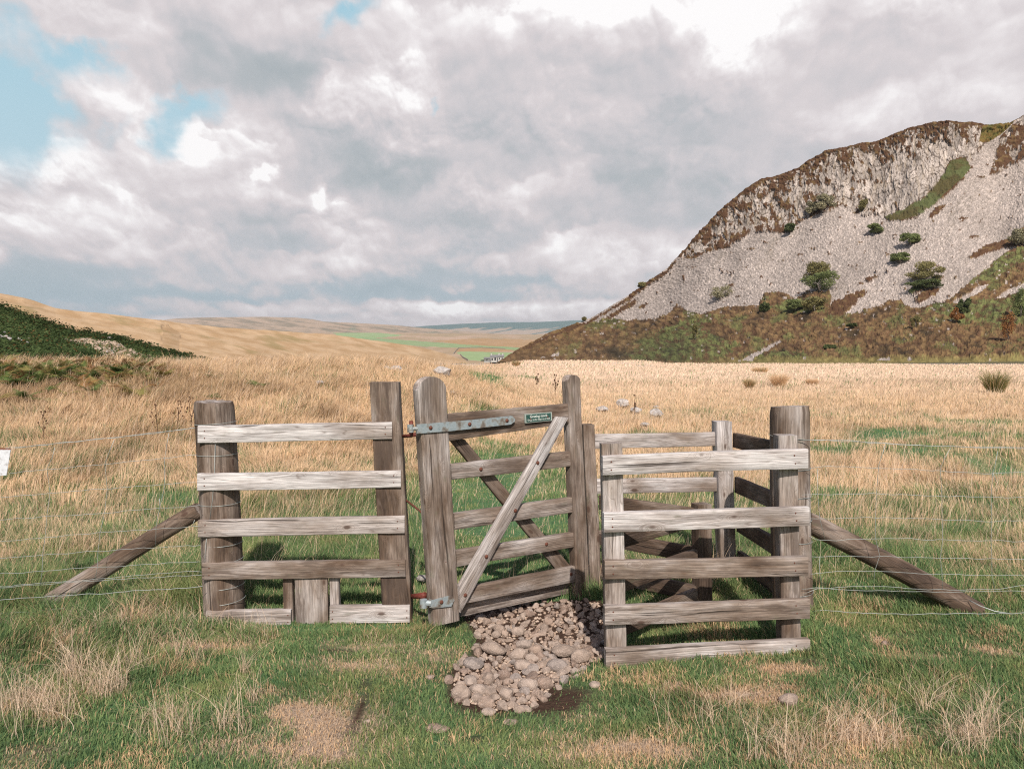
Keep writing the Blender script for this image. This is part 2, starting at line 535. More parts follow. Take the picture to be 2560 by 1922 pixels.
GREEN = [(1150, 1440, 210, 60, 1.2), (1180, 1300, 190, 90, 1.0), (1240, 1180, 150, 60, .9), (1200, 1080, 60, 20, .7), (1222, 985, 34, 14, 2.2), (1300, 950, 34, 6, 1.8), (1370, 925, 24, 4, 1.4),
         (2200, 1460, 190, 50, 1.1), (760, 1470, 220, 50, 1.0), (620, 1380, 120, 40, .5), (200, 1440, 200, 50, .6), (120, 1300, 120, 30, .5), (420, 1260, 100, 20, .6),
         (2430, 1110, 190, 26, 1.7), (2250, 1090, 110, 12, 1.0), (2080, 1130, 70, 14, 1.1), (2440, 1060, 120, 10, .9), (2060, 1050, 90, 8, .8), (2300, 1150, 90, 10, .7), (2520, 1180, 80, 20, .9), (1800, 1540, 200, 60, 1.2),
         (2400, 1350, 120, 24, .5), (1750, 1380, 160, 40, .6), (1600, 1100, 90, 12, .5), (1900, 1030, 200, 10, .35), (900, 1380, 140, 50, .5),
         (550, 1190, 80, 10, .5), (130, 1040, 70, 10, .7), (2100, 1240, 60, 14, .5), (1780, 1250, 100, 24, .4)]
BROWN = [(300, 1090, 260, 26, 1.0), (60, 1020, 120, 16, .9), (520, 1100, 140, 20, .6), (2130, 1080, 130, 10, .7), (2420, 1190, 90, 14, 1.0), (2050, 1300, 120, 30, .4),
         (1750, 1060, 120, 10, .4), (2330, 960, 160, 6, .4), (700, 1040, 140, 12, .4), (2380, 1330, 80, 20, .5), (160, 1180, 120, 16, .5)]

CLUMP = [(50, 1535, 70, 26, 1), (230, 1570, 70, 16, .9), (385, 1545, 60, 26, 1.1), (480, 1585, 60, 14, .8), (610, 1600, 60, 12, .8), (770, 1592, 90, 9, .6), (930, 1600, 70, 12, .8), (1080, 1590, 50, 16, .7),
         (1420, 1500, 60, 20, .9), (1450, 1480, 50, 14, .8), (1850, 1590, 160, 16, .8), (1560, 1690, 50, 8, .6), (2060, 1560, 60, 20, .5), (2300, 1700, 120, 20, .5), (1660, 1770, 110, 14, .3), (420, 1700, 100, 18, .45), (640, 1650, 120, 14, .4)]

C_GREEN = np.array([.140, .235, .095]); C_GREEN2 = np.array([.260, .325, .135]); C_DEEP = np.array([.050, .120, .060])
C_STRAW = np.array([.78, .57, .385]); C_PALE = np.array([.85, .67, .525]); C_GOLD = np.array([.60, .41, .235]); C_BROWN = np.array([.25, .165, .09])
C_SOIL = np.array([.075, .045, .032]); C_TAN = np.array([.53, .40, .30])


def on_stones(x, y):
    """inside the cobbled strip through the gate"""
    px = x / y * F + CX; py = HOR + (EYE + 0.05) * F / y
    poly = [(1165, 1530), (1290, 1520), (1420, 1512), (1500, 1520), (1518, 1560), (1512, 1660), (1460, 1690), (1395, 1730), (1330, 1790), (1230, 1800), (1140, 1780), (1125, 1735),
            (1150, 1690), (1180, 1650), (1205, 1600), (1175, 1560)]
    inside = np.zeros(np.shape(x), bool)
    j = len(poly) - 1
    for i in range(len(poly)):
        xi, yi = poly[i]; xj, yj = poly[j]
        c = ((yi > py) != (yj > py)) & (px < (xj - xi) * (py - yi) / (yj - yi + 1e-9) + xi)
        inside ^= c
        j = i
    return inside


def cover(x, y):
    """what grows where: shares of green, soil, bare straw mat; length of the grass; tall straw share"""
    x = np.asarray(x, float); y = np.asarray(y, float)
    n = fbm(x * 1.3, y * 1.3, 4, 101); n2 = fbm(x * .35, y * .35, 3, 102); n3 = fbm(x * 5, y * 5, 3, 103)
    soil = patch(x, y, SOIL); tan = patch(x, y, TAN, .5); gr = patch(x, y, GREEN, .5); br = patch(x, y, BROWN, .5)
    lawn = sstep(4.9, 4.35, y + 0.25 * n)                                  # grazed turf on this side
    g_base = lerp(0.58 - 0.44 * sstep(6.5, 12.0, y), 0.90, lawn)
    g_base = g_base - 0.12 * sstep(14, 30, y) + 0.16 * sstep(.3, -.1, x) * sstep(5.6, 4.9, y)
    green = g_base + gr + 0.55 * n + 0.42 * n2 - 0.9 * tan - 0.35 * br
    trail = np.exp(-((x - (0.1 - 0.02 * (y - 4))) / 0.55) ** 2) * sstep(13, 9, y) * sstep(3.9, 4.6, y)
    green = np.clip(green + 0.9 * trail, 0, 1)
    green = green * (1 - sstep(40, 60, y) * .9)
    soil = np.clip(soil + 0.30 * np.clip(n3 * n, 0, 1) * lawn, 0, 1)
    soil = np.where((y > 3.1) & (y < 4.9) & (np.abs(x) < .8), np.maximum(soil, 1.0 * (on_stones(x, y) | on_stones(x + .03, y + .03) | on_stones(x - .03, y - .03))), soil)
    tan = np.clip(tan + lawn * np.clip(-n - .25, 0, 1) * 1.2, 0, 1)
    length = lerp(0.125 + 0.09 * n + .045 * n3, 0.032 + 0.018 * n + 0.008 * n3, lawn)
    vg = np.exp(-((y - 4.35) / 0.5) ** 2) * sstep(-1.2, -2.0, x)
    length = length + 0.075 * vg * (1 + 1.2 * n3)
    foot = np.exp(-((y - 4.22) / .22) ** 2) * sstep(-1.95, -1.8, x) * sstep(-.55, -.7, x)
    length = length * (1 - .6 * foot)
    length = length * (1 - 0.72 * np.clip(trail, 0, 1)) * (1 - 0.75 * np.clip(soil, 0, 1)) * (1 - 0.5 * tan * lawn)
    length = length * (1 - 0.6 * np.clip(gr, 0, 1) * (1 - lawn))
    cl = np.clip(patch(x, y, CLUMP, .5), 0, 1.3)
    length = length + .075 * cl * (1 + .8 * n3)
    green = np.clip(green + .5 * cl, 0, 1)
    length = length * lerp(1.0, 1.35, sstep(8, 13, y) * sstep(0.5, -2, x))
    return green, soil, tan, np.clip(br, 0, 1), np.maximum(length, 0.012), lawn


def blade_color(x, y, rng, far_pale=True):
    green, soil, tan, br, length, lawn = cover(x, y)
    n = len(x)
    r = rng.random(n)[:, None]; r2 = rng.random(n)[:, None]
    gcol = lerp(C_GREEN, C_GREEN2, r); gcol = lerp(gcol, C_DEEP, sstep(.55, 1.0, r2) * .8)
    gcol = lerp(gcol, C_GREEN2 * np.array([1.2, .95, .9]), sstep(-.1, .5, fbm(x * 2.2, y * 2.2, 2, 111))[:, None] * .5)
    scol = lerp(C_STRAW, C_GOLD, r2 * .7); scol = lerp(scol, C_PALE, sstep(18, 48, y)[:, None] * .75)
    warm = sstep(7, 13, y) * sstep(1.0, -1.5, x)
    scol = lerp(scol, C_GOLD * np.array([1.06, 1.08, 1.15]), (warm * .55)[:, None])
    tone = fbm(x * .55, y * 1.3, 4, 112)
    clump = fbm(x * 2.6, y * 2.6, 3, 113)
    scol = scol * (1 + 0.42 * tone + .34 * clump)[:, None]
    gcol = gcol * (1 + .25 * fbm(x * 1.1, y * 1.1, 3, 114) + .22 * clump)[:, None] * np.where(lawn > .5, .96, 1.0)[:, None]
    scol = lerp(scol, C_BROWN * 1.3, (np.clip(br * 1.05 + sstep(.10, .45, tone) * (.15 + warm * .45), 0, 1))[:, None] * (0.4 + .6 * r))
    isg = (r[:, 0] < lerp(green * 0.96 + .02, sstep(.22, .72, green), .4 + .35 * lawn))
    isg = np.where(rng.random(n) < .06, ~isg, isg)
    mott = sstep(.08, .35, fbm(x * 2.3, y * 2.3, 4, 115)) * lawn * .42
    isg = isg & ~(rng.random(n) < mott)
    col = np.where(isg[:, None], gcol, lerp(scol, scol * np.array([.78, .70, .60]), (lawn * .6)[:, None]))
    col = lerp(col, lerp(C_TAN, C_GOLD, r2 * .5), ((rng.random(n) < tan * .85) & ~(rng.random(n) < .1))[:, None] * 1.0)
    col = col * (0.80 + 0.40 * rng.random(n))[:, None]
    return col, isg, length, soil, lawn


def grid_terrain():
    dd = np.concatenate([np.linspace(-40, 1.6, 10)[:-1], np.geomspace(1.6, 7, 330), np.geomspace(7, 60, 330)[1:], np.geomspace(60, 7600, 130)[1:]])
    aa = np.concatenate([np.linspace(-1.35, -0.80, 8)[:-1], np.linspace(-0.80, 0.80, 520), np.linspace(0.80, 1.35, 8)[1:]])
    D, A = np.meshgrid(dd, aa, indexing='ij')
    X = A * np.maximum(np.abs(D), 14.0 * (D < 14)) ; Y = D
    Z = ground_h(X, Y)
    green, soil, tan, br, length, lawn = cover(X.ravel(), Y.ravel())
    g3 = lerp(C_DEEP * 1.15, C_GREEN * .9, .5)
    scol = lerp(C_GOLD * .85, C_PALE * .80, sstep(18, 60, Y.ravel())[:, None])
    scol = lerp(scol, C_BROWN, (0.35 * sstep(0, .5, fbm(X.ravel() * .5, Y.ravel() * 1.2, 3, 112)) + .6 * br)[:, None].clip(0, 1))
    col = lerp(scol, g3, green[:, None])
    col = lerp(col, C_TAN * .8, tan[:, None]); col = lerp(col, C_SOIL, soil[:, None].clip(0, 1))
    # beyond the river: rough brown bank, then the green floor of the dale
    bank = sstep(111, 116, Y.ravel())[:, None]
    col = lerp(col, np.array([.12, .10, .045]), bank)
    nr, nc = D.shape
    idx = np.arange(nr * nc).reshape(nr, nc)
    f = np.stack([idx[:-1, :-1], idx[:-1, 1:], idx[1:, 1:], idx[1:, :-1]], -1).reshape(-1, 4)
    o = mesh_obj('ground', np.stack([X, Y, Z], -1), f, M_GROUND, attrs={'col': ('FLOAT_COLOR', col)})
    tag(o, kind='structure', label='grassy ground of turf and straw-coloured moor around the gate')


grid_terrain()


def blades(name, x, y, z, H, W, lean_az, lean, col, rng, kind='stuff', parent=None, mat=None, curl=None):
    """blades of grass as five-point ribbons, three triangles each"""
    n = len(x)
    fa = rng.random(n) * math.pi
    sx, sy = np.cos(fa) * W / 2, np.sin(fa) * W / 2
    lx, ly = np.cos(lean_az) * lean * H, np.sin(lean_az) * lean * H
    up = H * np.sqrt(np.maximum(1 - (lean * .8) ** 2, .05))
    p = np.stack([x, y, z], -1)
    V = np.empty((n, 5, 3), np.float32)
    V[:, 0] = p + np.stack([-sx, -sy, 0 * sx - .008], -1)
    V[:, 1] = p + np.stack([sx, sy, 0 * sx - .008], -1)
    m = p + np.stack([lx * .38, ly * .38, up * .62], -1)
    V[:, 2] = m + np.stack([-sx, -sy, 0 * sx], -1) * .8
    V[:, 3] = m + np.stack([sx, sy, 0 * sx], -1) * .8
    V[:, 4] = p + np.stack([lx, ly, up], -1)
    b = (np.arange(n) * 5)[:, None]
    Fc = np.stack([b + [0, 1, 3], b + [0, 3, 2], b + [2, 3, 4]], 1).reshape(-1, 3)
    C = np.repeat(col.astype(np.float32), 5, 0)
    return mesh_obj(name, V.reshape(-1, 3), Fc, mat or M_GRASS, parent=parent, smooth=False, attrs={'col': ('FLOAT_COLOR', C)})


def stalks(name, x, y, z, H, W, lean_az, lean, col, rng):
    """long curved stems, tapering, in five bends"""
    n = len(x); K = 6
    fa = rng.random(n) * math.pi
    S = np.stack([np.cos(fa), np.sin(fa), 0 * fa], -1) * (W / 2)[:, None]
    Ld = np.stack([np.cos(lean_az), np.sin(lean_az), 0 * fa], -1)
    p = np.stack([x, y, z], -1)
    V = np.empty((n, 2 * K + 1, 3), np.float32)
    kink = rng.normal(size=n) * .05
    for i in range(K + 1):
        t_ = i / K
        c = p + Ld * (H * lean * t_ ** 1.9 + H * kink * np.sin(t_ * 5))[:, None] + np.array([0, 0, 1.0]) * (H * (t_ - .42 * lean * t_ ** 2.4))[:, None]
        if i < K:
            V[:, 2 * i] = c - S * (1 - .6 * t_); V[:, 2 * i + 1] = c + S * (1 - .6 * t_)
        else: V[:, 2 * K] = c
    b = (np.arange(n) * (2 * K + 1))[:, None]
    fs = []
    for i in range(K - 1):
        a = 2 * i; fs += [b + [a, a + 1, a + 3], b + [a, a + 3, a + 2]]
    fs.append(b + [2 * K - 2, 2 * K - 1, 2 * K])
    Fc = np.stack(fs, 1).reshape(-1, 3)
    return mesh_obj(name, V.reshape(-1, 3), Fc, M_GRASS, smooth=False, attrs={'col': ('FLOAT_COLOR', np.repeat(col.astype(np.float32), 2 * K + 1, 0))})


def sow(n, d0, d1, seed, mode='log', ang=0.74):
    rng = np.random.default_rng(seed)
    if mode == 'log': d = np.exp(rng.uniform(math.log(d0), math.log(d1), n))
    else: d = np.sqrt(rng.uniform(d0 * d0, d1 * d1, n))
    x = rng.uniform(-1, 1, n) * ((ang - .03) * d + 1.1)      # a margin each side of the view
    return x, d, rng


def grass():
    # 1 grazed turf in front of the fence and the first metres behind it
    x, y, rng = sow(720000, 2.2, 6.4, 1, 'area')
    col, isg, L, soil, lawn = blade_color(x, y, rng)
    keep = (rng.random(len(x)) > soil * .93) & ~(on_stones(x, y) & (rng.random(len(x)) < .972))
    keep &= rng.random(len(x)) < lerp(.55, 1.0, lawn)
    H = L * rng.uniform(.5, 1.35, len(x)); W = rng.uniform(.0018, .0040, len(x)) * (1 + .18 * y / 4)
    tall = (~isg) & (rng.random(len(x)) < .05) & (lawn > .5)
    H = np.where(tall, H * 1.8, H)
    a = rng.uniform(0, 2 * math.pi, len(x)) * .55 + 2.5 * fbm(x * 1.4, y * 1.4, 2, 201)
    lean = rng.uniform(.25, 1.08, len(x)) * lerp(.8, 1.0, lawn)
    z = ground_h(x, y)
    s = keep
    tag(blades('turf', x[s], y[s], z[s], H[s], W[s], a[s], lean[s], col[s], rng), kind='stuff', label='short green turf in front of and behind the gate')
    # 2 rough grass from the fence out to forty metres
    x, y, rng = sow(510000, 4.5, 42, 2)
    extra = sow(300000, 8, 24, 22)
    k = extra[0] < 1.0
    x = np.concatenate([x, extra[0][k]]); y = np.concatenate([y, extra[1][k]])
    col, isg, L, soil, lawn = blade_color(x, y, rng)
    n = len(x)
    keep = (lawn < .6) & ~on_stones(x, y)
    H = L * rng.uniform(.55, 1.55, n) * np.where(isg, .72, 1.12)
    W = rng.uniform(.6, 1.2, n) * np.maximum(.0035, .00062 * y)
    tuss = sstep(.05, .4, fbm(x * 1.8, y * 1.8, 2, 203)); H = H * (0.66 + .75 * tuss)
    a = rng.uniform(0, 2 * math.pi, n) * .30 + 0.2 + 4.2 * fbm(x * .7, y * .7, 3, 202)
    lean = rng.uniform(.15, .85, n) * (1 + .5 * sstep(7, 13, y) * sstep(1, -1, x)) * (1 + .5 * fbm(x * 1.5, y * 1.5, 2, 207))
    lean = np.clip(lean, .05, 1.12)
    z = ground_h(x, y)
    s = keep
    tag(blades('rough_grass', x[s], y[s], z[s], H[s], W[s], a[s], lean[s], col[s], rng), kind='stuff', label='straw-coloured rough grass of the moor behind the fence')
    # 3 the pale field out to the river
    x, y, rng = sow(190000, 34, 116, 3)
    col, isg, L, soil, lawn = blade_color(x, y, rng)
    n = len(x)
    H = 0.22 * rng.uniform(.5, 1.4, n) * (1 + .5 * fbm(x * .12, y * .12, 3, 205)); W = rng.uniform(.7, 1.3, n) * .0008 * y
    H = H * (1 - .6 * sstep(24, 40, y) * sstep(0, -6, x))
    s = y < 114
    tag(blades('field_grass', x[s], y[s], ground_h(x, y)[s], H[s], W[s], rng.uniform(-1, 1, n)[s], rng.uniform(.1, .6, n)[s], col[s], rng), kind='stuff', label='pale dry grass of the level field in front of the crag')
    # 4 loose long straws standing out of the turf
    spots = [(60, 1800, 130, 60, 260), (250, 1740, 60, 26, 150), (170, 1700, 60, 30, 130), (330, 1680, 60, 24, 60), (600, 1700, 16, 10, 26), (420, 1860, 110, 40, 90), (560, 1840, 60, 24, 50),
             (2010, 1905, 90, 30, 110), (2150, 1870, 90, 34, 130), (2450, 1880, 90, 40, 120), (2300, 1800, 60, 20, 40), (2520, 1850, 60, 40, 60), (1870, 1800, 60, 20, 20),
             (2150, 1760, 12, 8, 4), (2290, 1760, 10, 8, 5), (2500, 1770, 10, 8, 4), (1750, 1800, 60, 30, 24), (620, 1770, 30, 14, 16), (1700, 1880, 60, 14, 8), (470, 1660, 30, 10, 40),
             (200, 1590, 90, 20, 140), (420, 1580, 130, 20, 160), (600, 1590, 90, 16, 60)]
    xs, ys, hs = [], [], []
    rr = random.Random(7)
    for (px, py, rx, ry, m) in spots:
        cl = [(rr.gauss(0, .5), rr.gauss(0, .5)) for _ in range(max(1, m // 14))]
        for i in range(int(m * 1.5)):
            c0 = cl[i % len(cl)]
            qx = px + rx * (c0[0] + rr.gauss(0, .26)); qy = max(py + ry * (c0[1] + rr.gauss(0, .26)), 1450)
            gx, gy = gxy(qx, qy); xs.append(gx); ys.append(gy); hs.append(rr.uniform(.07, .27) * (.75 if py < 1620 else 1))
    x = np.array(xs); y = np.array(ys); H = np.array(hs); n = len(x); rng = np.random.default_rng(9)
    col = lerp(C_STRAW, C_PALE, rng.random((n, 1))) * rng.uniform(.7, 1.1, (n, 1))
    tag(stalks('long_straws', x, y, ground_h(x, y), H, rng.uniform(.0014, .0028, n), rng.uniform(0, 6.28, n), rng.uniform(.1, 1.1, n), col, rng), kind='stuff', label='long bleached grass stalks standing out of the turf')
    # 5 tall stems with seed heads scattered over the rough ground
    x, y, rng = sow(26000, 4.9, 34, 4)
    green, soil, tan, br, L, lawn = cover(x, y)
    s = (lawn < .3) & (rng.random(len(x)) > green * .8)
    x = x[s]; y = y[s]; n = len(x)
    H = rng.uniform(.22, .42, n); col = lerp(C_STRAW, C_PALE, rng.random((n, 1))) * rng.uniform(.8, 1.1, (n, 1))
    tag(stalks('seed_stems', x, y, ground_h(x, y), H, np.maximum(.0018, .0004 * y), rng.uniform(-1.6, 1.6, n), rng.uniform(.1, .75, n), col, rng), kind='stuff', label='thin pale seed stems rising above the rough grass')


grass()


# ------------------------------------------------------------------ hills: surfaces at their real distance, lofted between a foot and a brow
def poly_in(px, py, poly):
    inside = np.zeros(np.shape(px), bool)
    j = len(poly) - 1
    for i in range(len(poly)):
        xi, yi = poly[i]; xj, yj = poly[j]
        inside ^= ((yi > py) != (yj > py)) & (px < (xj - xi) * (py - yi) / (yj - yi + 1e-9) + xi)
        j = i
    return inside


def loft(name, x0, x1, nx, nt, top, bot, dbot, dtop, prof, color, disp=None, back=(60, 0.10), label=None, ymin=None, mat=None):
    """top, bot: photo silhouettes [(x, y)]; dbot, dtop: distances [(x, m)]; prof: share of depth gained against share of height"""
    xs = np.linspace(x0, x1, nx)
    ty = np.interp(xs, [p[0] for p in top], [p[1] for p in top])
    by = np.interp(xs, [p[0] for p in bot], [p[1] for p in bot])
    db = np.interp(xs, [p[0] for p in dbot], [p[1] for p in dbot])
    dt = np.interp(xs, [p[0] for p in dtop], [p[1] for p in dtop])
    ts = np.linspace(0, 1, nt)
    T, X = np.meshgrid(ts, xs, indexing='ij')
    g = np.interp(T, [p[0] for p in prof], [p[1] for p in prof])
    g = g * g * (3 - 2 * g) * 0.25 + g * 0.75
    Y = by + (ty - by) * T
    D = db + (dt - db) * g
    W = PA(X, Y, D)
    nrm = np.cross(np.gradient(W, axis=1), np.gradient(W, axis=0))
    nrm /= np.linalg.norm(nrm, axis=2, keepdims=True) + 1e-9
    nrm = np.where((nrm[..., 1:2] > 0), -nrm, nrm)
    col = color(X, Y, W, D)
    if disp is not None:
        W = W + nrm * disp(X, Y, W, D)[..., None]
    # the far side falls away behind the brow, so the hill is a body and not a sheet
    rows = [W[-1]]
    blen, bdrop = back
    for k in range(1, 7):
        r = W[-1].copy(); s = (k / 6.0)
        dirv = r[:, :2] / np.linalg.norm(r[:, :2], axis=1, keepdims=True)
        r[:, :2] += dirv * blen * s
        r[:, 2] -= blen * s * s * bdrop + blen * s * .02
        rows.append(r)
    W = np.concatenate([W, np.stack(rows[1:])], 0)
    col = np.concatenate([col, np.repeat(col[-1:], 6, 0)], 0)
    nr, nc = W.shape[:2]
    idx = np.arange(nr * nc).reshape(nr, nc)
    f = np.stack([idx[:-1, :-1], idx[:-1, 1:], idx[1:, 1:], idx[1:, :-1]], -1).reshape(-1, 4)
    o = mesh_obj(name, W, f, mat or M_HILL, attrs={'col': ('FLOAT_COLOR', col.reshape(-1, 3))})
    tag(o, kind='structure', label=label)
    def at(px, py):
        i = (px - x0) / (x1 - x0) * (nx - 1)
        yb = np.interp(px, xs, by); yt = np.interp(px, xs, ty)
        t = (yb - py) / (yb - yt) * (nt - 1)
        i = int(round(min(max(i, 0), nx - 1))); t = int(round(min(max(t, 0), nt - 1)))
        return W[t, i]
    return o, at


def Z7(pts):
    return [(1260 + a / 1.7015, 280 + b / 1.7015) for a, b in pts]


CRAG_TOP = Z7([(-60, 1080), (0, 1050), (60, 1015), (200, 940), (370, 880), (560, 765), (700, 660), (745, 612), (760, 590), (820, 528), (900, 440), (1000, 350), (1050, 318), (1100, 290), (1170, 268), (1250, 240),
               (1300, 208), (1370, 170), (1470, 145), (1580, 130), (1630, 108), (1680, 90), (1735, 68), (1780, 55), (1830, 46), (1880, 42), (1990, 45), (2040, 54), (2080, 62), (2150, 50), (2180, 36), (2212, 15), (2300, -40), (2500, -70), (2900, -60)])
CRAG_BOT = [(1225, 905), (1480, 906), (1660, 911), (1900, 912), (2560, 906), (3000, 906)]
CLIFF_LOW = Z7([(690, 640), (745, 618), (800, 628), (870, 596), (960, 572), (1050, 512), (1120, 512), (1190, 522), (1250, 482), (1320, 440), (1440, 400), (1480, 430), (1540, 445), (1600, 440), (1640, 472),
                (1740, 462), (1830, 400), (1900, 330), (1960, 268), (1990, 196), (2040, 140), (2090, 100), (2150, 55), (2212, 20), (2300, -40)])
SCREE_LOW = Z7([(200, 960), (330, 905), (400, 892), (455, 882), (520, 893), (580, 886), (640, 886), (700, 860), (735, 822), (800, 850), (850, 862), (900, 845), (1000, 826), (1085, 832), (1110, 775), (1190, 770),
                (1240, 800), (1290, 770), (1390, 770), (1370, 800), (1372, 868), (1440, 862), (1470, 868), (1560, 850), (1640, 812), (1690, 806), (1705, 832), (1780, 838), (1850, 826), (1900, 800), (1970, 740), (2050, 672), (2150, 600),
                (2212, 570), (2400, 500), (2700, 430)])
HEATH_IN = [Z7(p) for p in (
    [(1620, 452), (1700, 420), (1790, 370), (1830, 320), (1880, 250), (1900, 215), (1960, 196), (1985, 240), (1940, 300), (1860, 372), (1790, 440), (1690, 472), (1640, 470)],
    [(2112, 112), (2160, 60), (2212, 36), (2400, -20), (2400, 160), (2212, 205), (2130, 252), (2062, 272), (2085, 200), (2105, 150)],
    [(1376, 862), (1400, 822), (1470, 790), (1530, 760), (1538, 790), (1490, 815), (1490, 830), (1440, 870)],
    [(1750, 800), (1800, 762), (1855, 752), (1850, 775), (1790, 808), (1755, 812)],
    [(1540, 722), (1600, 698), (1570, 720), (1545, 732)],
    [(1975, 628), (2050, 575), (2130, 548), (2212, 500), (2300, 470), (2300, 520), (2190, 575), (2110, 590), (2040, 620), (1985, 636)],
    [(1810, 455), (1840, 415), (1880, 402), (1860, 430), (1825, 462)],
    [(430, 885), (480, 850), (540, 808), (572, 800), (560, 820), (500, 858), (450, 885)],
    [(575, 840), (595, 818), (612, 824), (600, 840)], [(1500, 738), (1530, 730), (1520, 742)],
    [(1720, 770), (1760, 730), (1870, 705), (1850, 730), (1790, 760), (1740, 780)],
    [(960, 740), (985, 730), (985, 740), (965, 748)],
    [(0, 1052), (200, 950), (370, 889), (560, 772), (700, 668), (735, 630), (738, 640), (700, 682), (560, 790), (450, 852), (380, 895), (200, 965)])]
SCREE_OUT = [Z7(p) for p in (
    [(2085, 800), (2130, 770), (2180, 750), (2230, 730), (2300, 715), (2300, 735), (2200, 770), (2140, 790), (2110, 805)],
    [(1905, 812), (1960, 790), (2020, 750), (2060, 740), (2010, 790), (1930, 822)],
    [(1012, 1058), (1030, 1046), (1090, 1022), (1140, 992), (1176, 980), (1182, 988), (1140, 1012), (1100, 1036), (1050, 1060)],
    [(196, 1044), (210, 1032), (236, 1024), (236, 1040), (214, 1046)], [(150, 1052), (170, 1044), (176, 1050)],
    [(1585, 1058), (1600, 1050), (1640, 1050), (1640, 1058)], [(1715, 1058), (1722, 1048), (1735, 1050), (1735, 1058)])]
GREENS = [Z7(p) for p in (
    [(520, 1050), (600, 990), (680, 930), (760, 890), (880, 872), (900, 900), (820, 930), (900, 960), (1010, 1000), (900, 1062), (600, 1062)],
    [(1970, 745), (2020, 690), (2100, 640), (2212, 580), (2400, 500), (2400, 600), (2212, 650), (2120, 690), (2020, 735)],
    [(1790, 850), (1850, 822), (1950, 830), (2060, 812), (2212, 780), (2500, 760), (2500, 900), (2212, 905), (2120, 940), (2060, 900), (1960, 905), (1880, 880), (1830, 870)],
    [(1120, 850), (1200, 810), (1300, 800), (1370, 830), (1360, 860), (1200, 858)],
    [(1000, 1062), (1100, 1030), (1250, 1020), (1300, 1060)]) ]


def crag_region(X, Y):
    sx = 7 * fbm(X * .012, Y * .012, 3, 301) + 6 * fbm(X * .06, Y * .06, 3, 302) + 6 * fbm(X * .2, Y * .2, 4, 303)
    sy = 6 * fbm(X * .012 + 9, Y * .012, 3, 304) + 4 * fbm(X * .06, Y * .06 + 5, 3, 305) + 6 * fbm(X * .2, Y * .2 + 3, 4, 306)
    PX = X + sx; PY = Y + sy
    cl = np.interp(PX, [p[0] for p in CLIFF_LOW], [p[1] for p in CLIFF_LOW])
    sl = np.interp(PX, [p[0] for p in SCREE_LOW], [p[1] for p in SCREE_LOW])
    reg = np.zeros(X.shape, int)                               # 0 heather slope
    scree = (PY < sl) & (PX > 1450)
    cliff = (PY < cl) & (PX > 1670)
    reg[scree] = 1
    reg[cliff] = 2
    for p in HEATH_IN: reg[poly_in(PX, PY, p)] = 3
    for p in SCREE_OUT: reg[poly_in(X + sx * .5, Y + sy * .5, p)] = 1
    green = np.zeros(X.shape, bool)
    GX = PX + 16 * fbm(X * .03, Y * .05, 4, 361) + 9 * fbm(X * .15, Y * .2, 3, 362); GY = PY + 9 * fbm(X * .03, Y * .05, 4, 363) + 6 * fbm(X * .15, Y * .2, 3, 364)
    for p in GREENS: green |= poly_in(GX, GY, p)
    return reg, green


def crag_fields(X, Y, W, D):
    m = D / F                                                  # metres per photo pixel here
    s = X * 0.19; t = -Y * 0.19                                # surface metres, near enough
    # tall joints of the rock: columns leaning slightly, broken by ledges
    wrp = fbm(s * .12, t * .12, 4, 311)
    cs = s / 1.7 + 1.6 * wrp + t * .03 * fbm(s * .03, t * .0, 2, 310)
    f1, f2, rid = worley(cs, t / (3.4) + 1.4 * fbm(s * .3, t * .1, 2, 309), 312)
    g1, g2, rid2 = worley(s / .62, t / 1.7, 313)
    cliffd = 0.70 * (rid - .5) + .62 * np.clip((f2 - f1) * 3.0, 0, .5) + .22 * (rid2 - .5) + .14 * np.clip((g2 - g1) * 3, 0, .4) + 2.6 * fbm(s * .07, t * .04, 4, 314)
    h1, h2, hr = worley(s / .80 + .3 * fbm(s, t, 2, 9), t / .62, 315)
    k1, k2, kr = worley(s / .42, t / .34, 316)
    screed = .36 * np.sqrt(np.clip(1 - (h1 / .75) ** 2, 0, 1)) * (.5 + hr) + .12 * np.sqrt(np.clip(1 - (k1 / .75) ** 2, 0, 1)) + .9 * fbm(s * .05, t * .05, 3, 317)
    hc1, _, hcr = worley(s / 2.4 + .6 * fbm(s * .5, t * .5, 2, 321), t / 1.5, 322)
    heath = .55 * (1 - np.minimum(hc1, 1) ** 2) * (.4 + hcr) + .55 * np.abs(fbm(s * .45, t * .55, 4, 318)) + .9 * fbm(s * .06, t * .08, 3, 319) + .22 * fbm(s * 1.9, t * 2.1, 2, 320)
    return s, t, cliffd, (rid, rid2, f2 - f1, g2 - g1), screed, (hr, kr, h2 - h1, hc1, hcr), heath


_cc = {}


